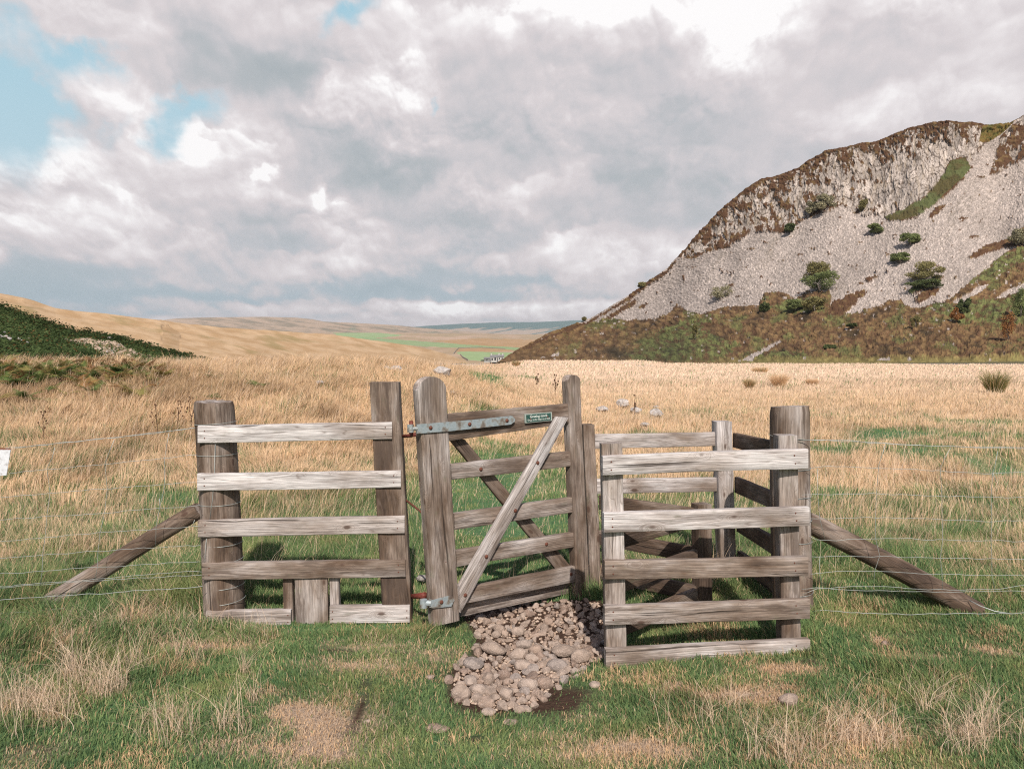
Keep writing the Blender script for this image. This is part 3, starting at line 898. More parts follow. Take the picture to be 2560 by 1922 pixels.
def crag_prepare(X, Y, W, D):
    if 'k' in _cc: return _cc['k']
    reg, green = crag_region(X, Y)
    s, t, cd, ci, sd, si, hd = crag_fields(X, Y, W, D)
    # heather and grass ledges running through the rock face: more of them near the brow and towards the left end
    top = np.interp(X, [p[0] for p in CRAG_TOP], [p[1] for p in CRAG_TOP])
    low = np.interp(X, [p[0] for p in CLIFF_LOW], [p[1] for p in CLIFF_LOW])
    hgt = np.clip((Y - top) / np.maximum(low - top, 4), 0, 1)
    hn = .8 * fbm(s * .14 + t * .05, t * .10, 4, 331, .6) + 1.0 * fbm(s * .5, t * .26, 4, 332, .6)
    bias = 0.10 - 0.34 * sstep(.0, .45, hgt) + .24 * sstep(.80, 1.0, hgt) + .16 * sstep(2060, 1800, X)
    bias = bias - .25 * np.exp(-((X - 2260) / 110) ** 2) * sstep(.25, .5, hgt) - .3 * np.exp(-((X - 2330) / 90) ** 2 - ((hgt - .5) / .3) ** 2)
    ledge = (hn + bias + .07) > 0.06
    ledge |= (Y - top) < 7 + 5 * fbm(s * .3, 0 * s, 2, 333)
    reg = np.where((reg == 2) & ledge, 4, reg)
    rightcliff = poly_in(X, Y, HEATH_IN[1])
    rock_in = rightcliff & (fbm(s * .3, t * .2, 3, 341) > .12)
    reg = np.where(rock_in, 2, reg)
    # odd tufts among the stones and odd stones among the heather
    tn = fbm(s * .22, t * .35, 3, 342) + .3 * fbm(s * .9, t * 1.2, 2, 343)
    reg = np.where((reg == 1) & (tn > .50), 3, reg)
    low_s = np.interp(X, [p[0] for p in SCREE_LOW], [p[1] for p in SCREE_LOW])
    st = (reg == 0) & (hrand(np.floor(s / 1.1), np.floor(t / .8), 77) > .985 - .06 * np.exp(-np.abs(Y - low_s) / 26)) & (si[2] > .12)
    reg = np.where(st, 1, reg)
    _cc['k'] = (reg, green, s, t, cd, ci, sd, si, hd, hgt)
    return _cc['k']


def crag_color(X, Y, W, D):
    reg, green, s, t, cd, ci, sd, si, hd, hgt = crag_prepare(X, Y, W, D)
    e = lambda a: a[..., None]
    rock = np.array([.43, .365, .32]) * e(.74 + .40 * ci[0]) * e(.86 + .28 * ci[1]) * e(1 + .25 * fbm(s * .3, t * .08, 3, 351))
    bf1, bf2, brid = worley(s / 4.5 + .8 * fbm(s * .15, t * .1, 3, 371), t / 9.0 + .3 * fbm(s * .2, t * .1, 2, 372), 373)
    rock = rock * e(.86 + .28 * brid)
    rock = lerp(rock, np.array([.08, .06, .045]), e(sstep(.07, .02, bf2 - bf1)) * .8)  # clefts between large blocks darkened in the colour, as occlusion would
    rock = lerp(rock, np.array([.09, .065, .05]), e(np.maximum(sstep(.13, .03, ci[2]), sstep(.10, .02, ci[3]) * .7)) * .85)  # joint shade painted into the rock colour, standing in for occlusion
    rock = lerp(rock, np.array([.34, .27, .20]), e(sstep(.05, .4, fbm(s * .5, t * .12, 3, 352))) * .5)
    run = fbm((s * .8 - t * .45) * .12, (t * .8 + s * .45) * .02, 4, 357); patchn = fbm(s * .04, t * .05, 4, 358)
    scree = lerp(np.array([.46, .388, .345]), np.array([.35, .292, .258]), e(si[1])) * e(.74 + .46 * si[0] ** 1.5) * e(1 + .18 * fbm(s * .07, t * .07, 3, 353) + .22 * run + .16 * patchn)
    scree = lerp(scree, np.array([.20, .165, .13]), e(sstep(.25, .6, run + .5 * fbm(s * .5, t * .6, 3, 359))) * .5)
    scree = lerp(scree, np.array([.10, .085, .07]), e(sstep(.10, .02, si[2])) * .7)
    hn = fbm(s * .35, t * .5, 4, 354); hn2 = fbm(s * .09, t * .14, 3, 355); hn3 = fbm(s * 1.3, t * 1.6, 2, 356)
    heather = lerp(np.array([.125, .068, .038]), np.array([.225, .140, .066]), e(sstep(-.4, .4, hn)))
    heather = lerp(heather, np.array([.045, .035, .022]), e(sstep(.05, .55, -hn2 - .2 * hn)) * .8)
    heather = lerp(heather, np.array([.15, .125, .045]), e(sstep(.15, .5, hn3 * .5 + hn2)) * .55)
    grn = lerp(np.array([.080, .110, .042]), np.array([.170, .190, .066]), e(sstep(-.3, .4, hn)))
    grn = lerp(grn, np.array([.040, .055, .028]), e(sstep(.1, .5, -hn3)) * .6)
    low = e(np.where(green, sstep(-.35, .35, hn + .12)*.85, sstep(.06, .42, hn2 + .35 * hn3) * .55))
    veg = lerp(heather, grn, low)
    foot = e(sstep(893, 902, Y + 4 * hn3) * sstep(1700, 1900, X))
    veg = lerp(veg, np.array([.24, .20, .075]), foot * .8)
    dark_olive = .55 * e(sstep(800, 860, Y) * sstep(1500, 1600, X) * sstep(1780, 1700, X + 80 * hn2))  # darker olive green on the middle left of the lower slope
    veg = lerp(veg, np.array([.050, .062, .026]), dark_olive * .5)
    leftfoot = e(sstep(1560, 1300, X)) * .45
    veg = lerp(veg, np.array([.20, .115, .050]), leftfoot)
    veg = veg * e((1.05 - .50 * np.minimum(si[3], 1) ** 1.5) * (.76 + .32 * si[4])) * e(1 + .35 * hn3)
    ledge = lerp(np.array([.095, .050, .028]), np.array([.165, .105, .048]), e(sstep(0, .45, hn + .3 * hn2)))
    strip = lerp(np.array([.085, .070, .030]), np.array([.095, .105, .042]), e(sstep(-.2, .3, hn2 + .4 * hn)))
    r = e(reg)
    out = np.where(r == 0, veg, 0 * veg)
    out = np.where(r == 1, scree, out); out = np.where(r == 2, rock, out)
    grass_in = (poly_in(X, Y, HEATH_IN[0]) | poly_in(X, Y, HEATH_IN[10]))[..., None]
    out = np.where(r == 3, np.where(grass_in, strip, ledge), out); out = np.where(r == 4, ledge, out)
    saddle = e(poly_in(X, Y, Z7([(2035, 60), (2150, 48), (2170, 46), (2110, 100), (2060, 130), (2020, 130)])))
    out = np.where(saddle, lerp(np.array([.16, .105, .035]), np.array([.11, .10, .03]), e(sstep(-.2, .3, hn))), out)
    return out


def crag_disp(X, Y, W, D):
    reg, green, s, t, cd, ci, sd, si, hd, hgt = crag_prepare(X, Y, W, D)
    out = np.where(reg == 1, sd, hd + .35)
    out = np.where(reg == 2, cd + .2, out)
    out = np.where(reg == 4, hd + .45 * cd + .25, out)
    return out * np.clip((905 - Y) / 10, .2, 1)


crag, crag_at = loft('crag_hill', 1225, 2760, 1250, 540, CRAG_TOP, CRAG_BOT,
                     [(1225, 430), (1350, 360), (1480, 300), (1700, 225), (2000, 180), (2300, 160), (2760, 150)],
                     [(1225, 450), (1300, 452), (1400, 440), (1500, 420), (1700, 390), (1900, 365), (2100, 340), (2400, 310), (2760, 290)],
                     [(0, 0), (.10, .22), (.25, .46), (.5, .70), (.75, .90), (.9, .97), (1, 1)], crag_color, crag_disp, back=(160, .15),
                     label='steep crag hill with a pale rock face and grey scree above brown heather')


def patchy(X, Y, stops, sx, sy, seed, amp=6.0):
    """bands of land cover by height in the slope, edges broken by noise"""
    w = Y + amp * fbm(X * sx, Y * sy, 3, seed)
    return np.stack([np.interp(w, [s[0] for s in stops], [s[1][c] for s in stops]) for c in range(3)], -1)


e1 = lambda a: a[..., None]


def golden(X, Y, W, D):
    st = fbm(X * .012 + Y * .05, Y * .22 - X * .03, 4, 401); n = fbm(X * .02, Y * .09 - X * .018, 4, 402)
    c = lerp(np.array([.40, .255, .135]), np.array([.52, .36, .22]), e1(sstep(-.5, .5, n + .4 * st)))
    c = lerp(c, np.array([.27, .20, .085]), e1(sstep(.10, .5, fbm(X * .008, Y * .05 - X * .012, 3, 403) + .3 * st)) * .75)
    c = lerp(c, np.array([.30, .22, .12]), e1(sstep(.25, .6, st)) * .3)
    return c


def far_fields(X, Y, W, D):
    n = fbm(X * .01, Y * .12, 4, 411); n2 = fbm(X * .04, Y * .3, 3, 412)
    c = lerp(np.array([.47, .335, .245]), np.array([.36, .27, .175]), e1(sstep(-.4, .4, n)))
    gr = np.array([.27, .38, .19])
    for poly in ([(840, 846), (900, 842), (1010, 850), (1120, 858), (1260, 866), (1330, 872), (1330, 880), (1200, 872), (1060, 866), (960, 858), (880, 852)],
                 [(1140, 880), (1170, 878), (1290, 882), (1300, 896), (1250, 906), (1170, 900)], [(830, 828), (930, 830), (1010, 838), (930, 846), (850, 846)]):
        c = lerp(c, gr * (.9 if poly[0][0] == 840 else 1), e1(poly_in(X + 8 * n2, Y + 1.5 * n2, poly)) * .85)
    c = lerp(c, np.array([.40, .25, .13]), e1(poly_in(X, Y + 2 * n2, [(1080, 852), (1200, 846), (1360, 850), (1380, 858), (1300, 868), (1160, 862)])) * .8)
    c = lerp(c, np.array([.40, .24, .13]), e1(poly_in(X, Y + 1 * n2, [(1150, 870), (1220, 869), (1300, 876), (1230, 880), (1140, 878)])) * .8)
    return c * e1(1 + .12 * n2)


def far_left(X, Y, W, D):
    n = fbm(X * .012, Y * .16 - X * .02, 4, 421); n2 = fbm(X * .05, Y * .4, 3, 422)
    c = lerp(np.array([.42, .315, .235]), np.array([.24, .20, .15]), e1(sstep(-.25, .45, n + .4 * n2)))
    c = lerp(c, np.array([.19, .22, .16]), e1(sstep(.0, .5, fbm(X * .02, Y * .1, 3, 423)) * sstep(780, 900, X)) * .7)
    return c


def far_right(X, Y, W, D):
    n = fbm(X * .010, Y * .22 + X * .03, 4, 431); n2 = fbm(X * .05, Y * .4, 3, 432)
    dark = np.array([.130, .185, .180]); pale = np.array([.40, .32, .26])  # dark tone carries cloud shadow and haze blue painted into the moor
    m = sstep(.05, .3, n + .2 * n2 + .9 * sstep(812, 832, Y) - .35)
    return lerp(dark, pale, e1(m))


# distant moors, far to near
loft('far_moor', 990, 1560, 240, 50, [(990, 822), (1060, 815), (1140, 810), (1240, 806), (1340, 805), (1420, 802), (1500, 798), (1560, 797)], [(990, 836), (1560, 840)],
     [(990, 5200), (1560, 5000)], [(990, 6800), (1560, 6400)], [(0, 0), (1, 1)], far_right, back=(900, .08), label='distant moor with cloud shadow and haze blue in its colour', mat=M_FAR)
loft('moor_hill', 330, 1290, 320, 70, [(330, 812), (401, 801), (440, 796), (500, 794), (560, 793), (660, 792), (740, 794), (780, 798), (810, 804), (900, 808), (990, 813), (1060, 820), (1130, 826), (1290, 838)],
     [(330, 850), (1290, 850)], [(330, 2600), (1290, 3000)], [(330, 4200), (1290, 4400)], [(0, 0), (1, 1)], far_left, back=(600, .08), label='long flat-topped brown moor on the skyline', mat=M_FAR)
valley, valley_at = loft('valley_floor', 780, 1700, 420, 120, [(780, 832), (900, 832), (1000, 832), (1150, 834), (1300, 836), (1700, 838)], [(780, 912), (1700, 912)],
     [(780, 640), (1700, 640)], [(780, 3000), (1700, 3400)], [(0, 0), (.3, .12), (.6, .4), (1, 1)], far_fields, back=(300, .02), label='pale fields and green pastures on the floor of the dale', mat=M_FAR)


def dsp(a, sx, sy, seed):
    return lambda X, Y, W, D: a * D / 300 * fbm(X * sx, Y * sy - X * .01, 4, seed)


loft('moor_slope', 290, 1230, 380, 110, [(290, 822), (380, 806), (401, 801), (450, 806), (558, 817), (640, 822), (740, 830), (834, 838), (900, 846), (964, 853), (1020, 862), (1080, 875), (1140, 894), (1175, 906), (1230, 912)],
     [(290, 912), (1230, 914)], [(290, 320), (1230, 560)], [(290, 610), (1230, 760)], [(0, 0), (1, 1)], golden, dsp(1.0, .004, .05, 441), back=(200, .2), label='straw-coloured moor slope running down into the dale')
loft('grass_hill', -420, 790, 460, 150, [(-420, 655), (-200, 690), (0, 733), (60, 745), (82, 752), (110, 761), (139, 770), (217, 780), (300, 789), (401, 801), (425, 815), (450, 832), (500, 846), (560, 856), (640, 868), (690, 886), (720, 900), (790, 912)],
     [(-420, 912), (790, 914)], [(-420, 190), (790, 300)], [(-420, 420), (401, 480), (790, 380)], [(0, 0), (1, 1)], golden, dsp(.8, .005, .05, 442), back=(160, .2), label='golden grass hill behind the dark bracken bank')


def bank_col(X, Y, W, D):
    n = fbm(X * .03, Y * .05, 4, 451); n2 = fbm(X * .12, Y * .2, 3, 452)
    c = lerp(np.array([.055, .075, .030]), np.array([.12, .15, .055]), e1(sstep(-.3, .4, n + .3 * n2)))
    bare = poly_in(X + 10 * n2, Y + 5 * n2, [(155, 846), (230, 845), (300, 858), (345, 880), (400, 898), (250, 900), (232, 876), (190, 862)])
    c = lerp(c, lerp(np.array([.50, .37, .28]), np.array([.24, .18, .10]), e1(sstep(-.1, .4, n + n2))), e1(bare))
    return c


BANK_TOP = [(-420, 640), (-200, 700), (0, 763), (45, 778), (80, 793), (160, 819), (217, 834), (239, 833), (325, 852), (412, 878), (480, 897), (560, 912)]
bank, bank_at = loft('bracken_bank', -420, 560, 420, 130, BANK_TOP, [(-420, 930), (560, 918)], [(-420, 38), (560, 62)], [(-420, 66), (560, 84)], [(0, 0), (1, 1)], bank_col,
     lambda X, Y, W, D: .35 * fbm(X * .03, Y * .05, 4, 453), back=(30, .5), label='bank below the golden hill covered in bracken with a bare stony track')


# ------------------------------------------------------------------ timber
M_WOOD, t, out = material('weathered_timber')
g = t.attr('gc', 'Vector')                                     # metres along, across and through each board
tone = t.attr('tone', 'Fac')                                   # 0 brown and stained .. 1 bleached silver
off = t.attr('seed', 'Vector')
gx_, gy_, gz_ = t.sep(g)
p3 = t.v('ADD', g, off)
wob = t.v('SCALE', t.v('SUBTRACT', t.noise(t.v('MULTIPLY', p3, (1.5, 5, 5)), 1.0, 3, .5, out='Color'), (.5, .5, .5)), scale=0.05)
pw = t.v('ADD', p3, wob)
# knots: rare cells; grain bends round them
kp = t.v('MULTIPLY', p3, (5.0, 11.0, 11.0))
kd = t.voro(kp, 1.0, 'F1', 'Distance', rnd=.85)
kcol = t.voro(kp, 1.0, 'F1', 'Color', rnd=.85)
kr, _, _ = t.sep(kcol)
kon = t.rng(kr, .42, .46)
knot = t.m('MULTIPLY', t.rng(kd, .15, .08, smooth=True), kon)
halo = t.m('MULTIPLY', t.rng(kd, .42, .10, smooth=True), kon)
fib = t.noise(t.v('MULTIPLY', pw, (1.9, 120.0, 120.0)), 1.0, 5, .78)
fib2 = t.noise(t.v('MULTIPLY', pw, (1.1, 40.0, 40.0)), 1.0, 4, .6)
gb = t.v('ADD', pw, t.xyz(0.0, t.m('MULTIPLY', halo, .06), 0.0))
ring = t.noise(t.v('MULTIPLY', gb, (.55, 13.0, 13.0)), 1.0, 2, .45)
rings = t.m('ABSOLUTE', t.m('SINE', t.m('MULTIPLY', ring, 62.0)))
crack = t.rng(t.noise(t.v('MULTIPLY', pw, (.9, 48.0, 48.0)), 1.0, 2, .5), .335, .285, smooth=True)
big = t.noise(t.v('MULTIPLY', p3, (2.6, 7.0, 7.0)), 1.0, 4, .6)
big2 = t.noise(t.v('MULTIPLY', p3, (1.3, 2.5, 2.5)), 1.0, 3, .55)
sil = t.m('ADD', tone, t.m('ADD', t.rng(big, .3, .7, -.30, .30), t.rng(big2, .3, .7, -.22, .22)), clamp=True)
c = t.ramp(sil, [(0.0, (.070, .046, .034)), (.20, (.135, .090, .064)), (.42, (.265, .205, .168)), (.66, (.41, .352, .322)), (.88, (.56, .505, .485)), (1.0, (.65, .605, .59))])
c = t.v('SCALE', c, scale=t.rng(fib, .36, .64, .52, 1.22))
c = t.v('SCALE', c, scale=t.rng(fib2, .3, .7, .88, 1.10))
c = t.mix(t.m('MULTIPLY', t.rng(rings, .42, .0), .58), c, (.15, .11, .09))
st_ = t.noise(t.v('MULTIPLY', p3, (2.4, 17, 17)), 1.0, 5, .65)
c = t.mix(t.m('MULTIPLY', t.rng(st_, .52, .63, smooth=True), t.rng(tone, 1.0, .3, .22, .78)), c, (.085, .060, .048))
c = t.mix(t.m('MULTIPLY', t.rng(t.noise(t.v('MULTIPLY', p3, (9, 22, 22)), 1.0, 4, .65), .60, .72), .35), c, (.12, .13, .075))   # algae
c = t.mix(t.m('MULTIPLY', crack, .80), c, (.035, .025, .02))
c = t.mix(t.m('MULTIPLY', halo, .22), c, (.20, .13, .09))
c = t.mix(t.m('MULTIPLY', knot, .80), c, (.075, .042, .03))
hgt = t.m('ADD', t.m('MULTIPLY', fib, .55), t.m('MULTIPLY', rings, .35))
hgt = t.m('SUBTRACT', t.m('ADD', hgt, t.m('MULTIPLY', knot, .5)), t.m('MULTIPLY', crack, 1.3))
principled(t, out, c, .88, t.bump(hgt, .75, .0035), spec=.22)

M_RUST, t, out = material('rusty_iron')
geo = t.node('ShaderNodeNewGeometry').outputs['Position']
n = t.noise(geo, 180, 4, .6)
principled(t, out, t.ramp(n, [(.3, (.07, .025, .017)), (.6, (.16, .06, .038)), (.8, (.22, .10, .065))]), .75, t.bump(n, .5, .001), metal=.1)
M_REDRUST, t, out = material('red_iron')
geo = t.node('ShaderNodeNewGeometry').outputs['Position']
n = t.noise(geo, 120, 4, .6)
principled(t, out, t.ramp(n, [(.3, (.06, .022, .018)), (.5, (.17, .038, .026)), (.8, (.17, .07, .05))]), .6, t.bump(n, .4, .001), metal=.1)
M_GALV, t, out = material('galvanised_steel')
geo = t.node('ShaderNodeNewGeometry').outputs['Position']
n = t.noise(geo, 22, 4, .55); n2 = t.noise(geo, 260, 3, .6)
cg = t.ramp(n, [(.30, (.27, .32, .34)), (.48, (.38, .43, .45)), (.60, (.27, .25, .22)), (.70, (.16, .12, .10))])
principled(t, out, t.v('SCALE', cg, scale=t.rng(n2, .3, .7, .88, 1.1)), .5, t.bump(n2, .2, .0005), metal=.35)
M_WIRE, t, out = material('wire')
principled(t, out, (.40, .42, .40), .5, metal=.4)
M_SIGN, t, out = material('green_enamel')
geo = t.node('ShaderNodeNewGeometry').outputs['Position']
n = t.noise(geo, 90, 4, .6)
principled(t, out, t.ramp(n, [(.35, (.022, .065, .055)), (.7, (.045, .11, .09))]), .5)
M_SIGNEDGE, t, out = material('worn_edge')
principled(t, out, (.36, .40, .36), .6)
M_WHITE, t, out = material('white_paint')
principled(t, out, (.74, .76, .70), .6)
M_PLATE, t, out = material('white_plate')
geo = t.node('ShaderNodeNewGeometry').outputs['Position']
gxx, gyy, gzz = t.sep(geo)
n = t.noise(geo, 25, 4, .6)
rim = t.rng(t.m('ADD', gzz, t.m('MULTIPLY', n, .02)), 1.015, 1.022)
principled(t, out, t.mix(rim, t.ramp(t.noise(geo, 45, 5, .7), [(.3, (.36, .33, .32)), (.42, (.58, .58, .61)), (.7, (.72, .72, .76))]), (.20, .075, .045)), .6)


def unit(v):
    v = np.asarray(v, float)
    return v / np.linalg.norm(v)


_seed = [0]


def beam_mesh(TL, TR, BR, BL, thick, along='x', seg=None, cham=.004, rough=.0016, tone=.6, toneR=None, end_round=0.0, seed=None, bow=0.0):
    """board with its front face at four world corners; thick = vector to the back. Edges are chamfered and slightly uneven."""
    if seed is None:
        _seed[0] += 1; seed = _seed[0]
    TL, TR, BR, BL = [np.asarray(q, float) for q in (TL, TR, BR, BL)]
    th = np.asarray(thick, float)
    if along == 'x': A0, A1, B0, B1 = TL, TR, BL, BR           # A edge and B edge, along the length
    else: A0, A1, B0, B1 = TL, BL, TR, BR
    Ln = np.linalg.norm(A1 - A0); Wd = np.linalg.norm(B0 - A0); Tn = np.linalg.norm(th)
    n = seg or max(6, int(Ln / .03))
    cw = cham / Wd; ct = cham / Tn
    prof = [(0, ct), (cw * .35, ct * .3), (cw, 0), (.33, 0), (.66, 0), (1 - cw, 0), (1 - cw * .35, ct * .3), (1, ct), (1, .5), (1, 1 - ct), (1 - cw, 1), (.5, 1), (cw, 1), (0, 1 - ct), (0, .5)]
    if along == 'y':                                           # more points across, so that heads can be rounded
        f_ = [.10, .2, .32, .44, .56, .68, .8, .90]
        prof = [(0, ct), (cw * .35, ct * .3), (cw, 0)] + [(q, 0) for q in f_] + [(1 - cw, 0), (1 - cw * .35, ct * .3), (1, ct), (1, .5), (1, 1 - ct), (1 - cw, 1)] + [(q, 1) for q in f_[::-1]] + [(cw, 1), (0, 1 - ct), (0, .5)]
    m = len(prof)
    V, G, T = [], [], []
    for i in range(n + 1):
        s = i / n
        a = A0 + (A1 - A0) * s; b = B0 + (B1 - B0) * s
        for j, (u, w) in enumerate(prof):
            V.append(a + (b - a) * u + th * w)
            G.append((s * Ln, u * Wd, w * Tn)); T.append(tone if toneR is None else tone + (toneR - tone) * s)
    V = np.array(V); G = np.array(G)
    ln = unit(A1 - A0); wd = unit(B0 - A0); tn = unit(th)
    u_ = G[:, 0]; ang = np.arctan2(G[:, 2] / Tn - .5, G[:, 1] / Wd - .5)
    px = u_ * 5.0 + seed * 13.7; py = ang * 1.6 + seed * 3.1
    edge = (np.abs(G[:, 1] / Wd - .5) * 2)[:, None]
    V = V + wd * (fbm(px, py * .6, 3, 910) * rough * 1.5)[:, None] * edge + tn * (fbm(px + 40, py * .6, 3, 911) * rough)[:, None]
    V = V + wd * (bow * np.sin(np.pi * u_ / Ln))[:, None]
    V = V + wd * (fbm(u_ * 28 + seed, py * 2, 2, 912) * rough * .5)[:, None] * edge
    Fc = []
    for i in range(n):
        for j in range(m):
            k = (j + 1) % m
            Fc.append((i * m + j, i * m + k, (i + 1) * m + k, (i + 1) * m + j))
    nv = len(V)
    V = np.concatenate([V, V[:m].mean(0, keepdims=True), V[n * m:n * m + m].mean(0, keepdims=True)])
    if along == 'y': V[nv, 2] = V[:m, 2].mean()
    G = np.concatenate([G, G[:m].mean(0, keepdims=True), G[n * m:n * m + m].mean(0, keepdims=True)]); T += [T[0], T[-1]]
    for j in range(m):
        k = (j + 1) % m
        Fc.append((nv, k, j)); Fc.append((nv + 1, n * m + j, n * m + k))
    seedv = np.tile([seed * 3.17 % 50, seed * 7.3 % 40, seed * 5.9 % 30], (len(V), 1))
    return V, Fc, {'gc': ('FLOAT_VECTOR', G), 'tone': ('FLOAT', np.array(T)), 'seed': ('FLOAT_VECTOR', seedv)}


def board(name, parent, corners, thick, **kw):
    """corners: TL, TR, BR, BL as (photo x, photo y, depth)"""
    C4 = [P(*q) for q in corners]
    if np.isscalar(thick):
        nrm = np.cross(C4[1] - C4[0], C4[3] - C4[0]); nrm[2] *= .2; nrm = unit(nrm)
        if nrm[1] < 0: nrm = -nrm
        thick = nrm * thick
    label = kw.pop('label', None)
    V, Fc, at = beam_mesh(*C4, thick, **kw)
    o = mesh_obj(name, V, Fc, M_WOOD, parent, attrs=at, recalc=True, sharp=math.radians(40))
    if label: o['label'] = label
    return o


def box_post(name, parent, top, base, w, t, tone, seed=None, yaw=0.0, slope=0.0, round_top=False, cham=.006, label=None, bury=.08, toneR=None):
    """square post: top and base give the middle of the front face at its ends (world points)"""
    top = np.asarray(top, float); base = np.asarray(base, float).copy()
    base = base + (base - top) / np.linalg.norm(base - top) * bury
    r = np.array([math.cos(yaw), math.sin(yaw), 0]) * w / 2
    th = np.array([-math.sin(yaw), math.cos(yaw), 0]) * t
    TL, TR = top - r, top + r
    TL = TL + [0, 0, slope]; BL, BR = base - r, base + r
    V, Fc, at = beam_mesh(TL, TR, BR, BL, th, along='y', tone=tone, toneR=toneR, seed=seed, cham=cham, rough=.0022)
    if round_top:                                              # half-round head, shaped across the width
        G = at['gc'][1]
        q = np.clip(1 - G[:, 0] / (w * .5), 0, 1)              # 1 at the very top
        ax = (G[:, 1] / w - .5) * 2
        ext = w * .42 * np.sqrt(np.clip(1 - (np.abs(ax) * .98) ** 2, 0, 1))
        V = V + np.array([0, 0, 1.0]) * (ext * q ** 1.0)[:, None]
    o = mesh_obj(name, V, Fc, M_WOOD, parent, attrs=at, recalc=True, sharp=math.radians(40))
    if label: o['label'] = label
    return o


def round_post(name, parent, top, base, r0, r1, tone, seed, bury=.1, seg=40, toneR=None, label=None, tilt=(0, 0)):
    top = np.asarray(top, float); base = np.asarray(base, float)
    ax = unit(top - base)
    base = base - ax * bury
    Ln = np.linalg.norm(top - base)
    e = unit(np.cross(ax, [0.01, 1, 0.02])); f = np.cross(ax, e)
    n = max(10, int(Ln / .035))
    V, G, T = [], [], []
    th = np.linspace(0, 2 * math.pi, seg, endpoint=False)
    for i in range(n + 1):
        s = i / n
        rr = lerp(r0, r1, s)
        c = base + (top - base) * s + e * .012 * math.sin(3 * s + seed) * s
        fl = 1 + .022 * np.sin(th * 3 + seed) + .02 * fbm(np.cos(th) * 1.3 + seed, np.sin(th) * 1.3 + s * 1.4, 3, 920) - .035 * np.clip(fbm(th * 3.2 + seed, 0 * th + s * .6, 2, 921) - .25, 0, 1)
        rad = rr * fl * (1 - .06 * max(0, (s - .985) / .015))
        ptz = c + np.outer(np.cos(th) * rad, e) + np.outer(np.sin(th) * rad, f)
        if i == n: ptz[:, 2] += tilt[0] * np.cos(th) + tilt[1] * np.sin(th) + .006 * fbm(np.cos(th) * 3, np.sin(th) * 3 + seed, 2, 922)
        V.append(ptz); G.append(np.stack([0 * th + s * Ln, th * rr, 0 * th], -1)); T.append(np.full(seg, tone if toneR is None else lerp(toneR, tone, s)))
    for k, q in ((.55, .002), (.0, .004)):
        cen = V[n].mean(0)
        ring = cen + (V[n] - cen) * k + ax * q
        V.append(ring); G.append(np.stack([0 * th + .02 + k * .02, th * r1, 0 * th], -1)); T.append(np.full(seg, min(1, tone + .25)))
    V = np.concatenate(V); G = np.concatenate(G); T = np.concatenate(T)
    Fc = []
    for i in range(n + 2):
        for j in range(seg):
            k = (j + 1) % seg
            Fc.append((i * seg + j, i * seg + k, (i + 1) * seg + k, (i + 1) * seg + j))
    Fc.append(tuple(range(seg - 1, -1, -1)))
    at = {'gc': ('FLOAT_VECTOR', G), 'tone': ('FLOAT', T), 'seed': ('FLOAT_VECTOR', np.tile([seed * 3.1, seed * 1.7, 2.0], (len(V), 1)))}
    o = mesh_obj(name, V, Fc, M_WOOD, parent, attrs=at, recalc=True, sharp=math.radians(50))
    if label: o['label'] = label
    return o


def tube(pts, r, seg=6, closed_ends=True):
    pts = [np.asarray(p, float) for p in pts]
    V, Fc = [], []
    n = len(pts)
    rs = r if hasattr(r, '__len__') else [r] * n
    for i, p in enumerate(pts):
        d = unit(pts[min(i + 1, n - 1)] - pts[max(i - 1, 0)])
        e = unit(np.cross(d, [.13, .31, .9])); f = np.cross(d, e)
        for k in range(seg):
            a = 2 * math.pi * k / seg
            V.append(p + (math.cos(a) * e + math.sin(a) * f) * rs[i])
    for i in range(n - 1):
        for k in range(seg):
            q = (k + 1) % seg
            Fc.append((i * seg + k, i * seg + q, (i + 1) * seg + q, (i + 1) * seg + k))
    Fc.append(tuple(range(seg - 1, -1, -1))); Fc.append(tuple((n - 1) * seg + k for k in range(seg)))
    return V, Fc


def merge(parts):
    V, Fc = [], []
    for v, f in parts:
        o = len(V); V.extend([np.asarray(q, float) for q in v]); Fc.extend([tuple(i + o for i in q) for q in f])
    return V, Fc


def dome(c, nrm, r, h, seg=12, rings=4):
    """round bolt head on a face"""
    c = np.asarray(c, float); nrm = unit(nrm)
    e = unit(np.cross(nrm, [.2, .1, 1])); f = np.cross(nrm, e)
    V, Fc = [], []
    for i in range(rings):
        a = math.pi / 2 * i / rings
        for k in range(seg):
            b = 2 * math.pi * k / seg
            V.append(c + (e * math.cos(b) + f * math.sin(b)) * r * math.cos(a) + nrm * (h * math.sin(a) - .001))
    V.append(c + nrm * h)
    for i in range(rings - 1):
        for k in range(seg):
            q = (k + 1) % seg
            Fc.append((i * seg + k, i * seg + q, (i + 1) * seg + q, (i + 1) * seg + k))
    for k in range(seg): Fc.append(((rings - 1) * seg + k, (rings - 1) * seg + (k + 1) % seg, rings * seg))
    Fc.append(tuple(range(seg - 1, -1, -1)))
    return V, Fc


def nails(rail, corners, ends=((.035, .3), (.035, .72), (.965, .3), (.965, .7))):
    a, b, c, d = [P(*q) for q in corners]
    nm = unit(np.cross(b - a, d - a)); nm = nm if nm[1] < 0 else -nm
    for u, v in ends:
        p = (a * (1 - u) + b * u) * (1 - v) + (d * (1 - u) + c * u) * v
        V, Fc = dome(p + nm * .0005, nm, .0048, .0022, 8, 2)
        mesh_obj('nail', V, Fc, M_RUST, rail)


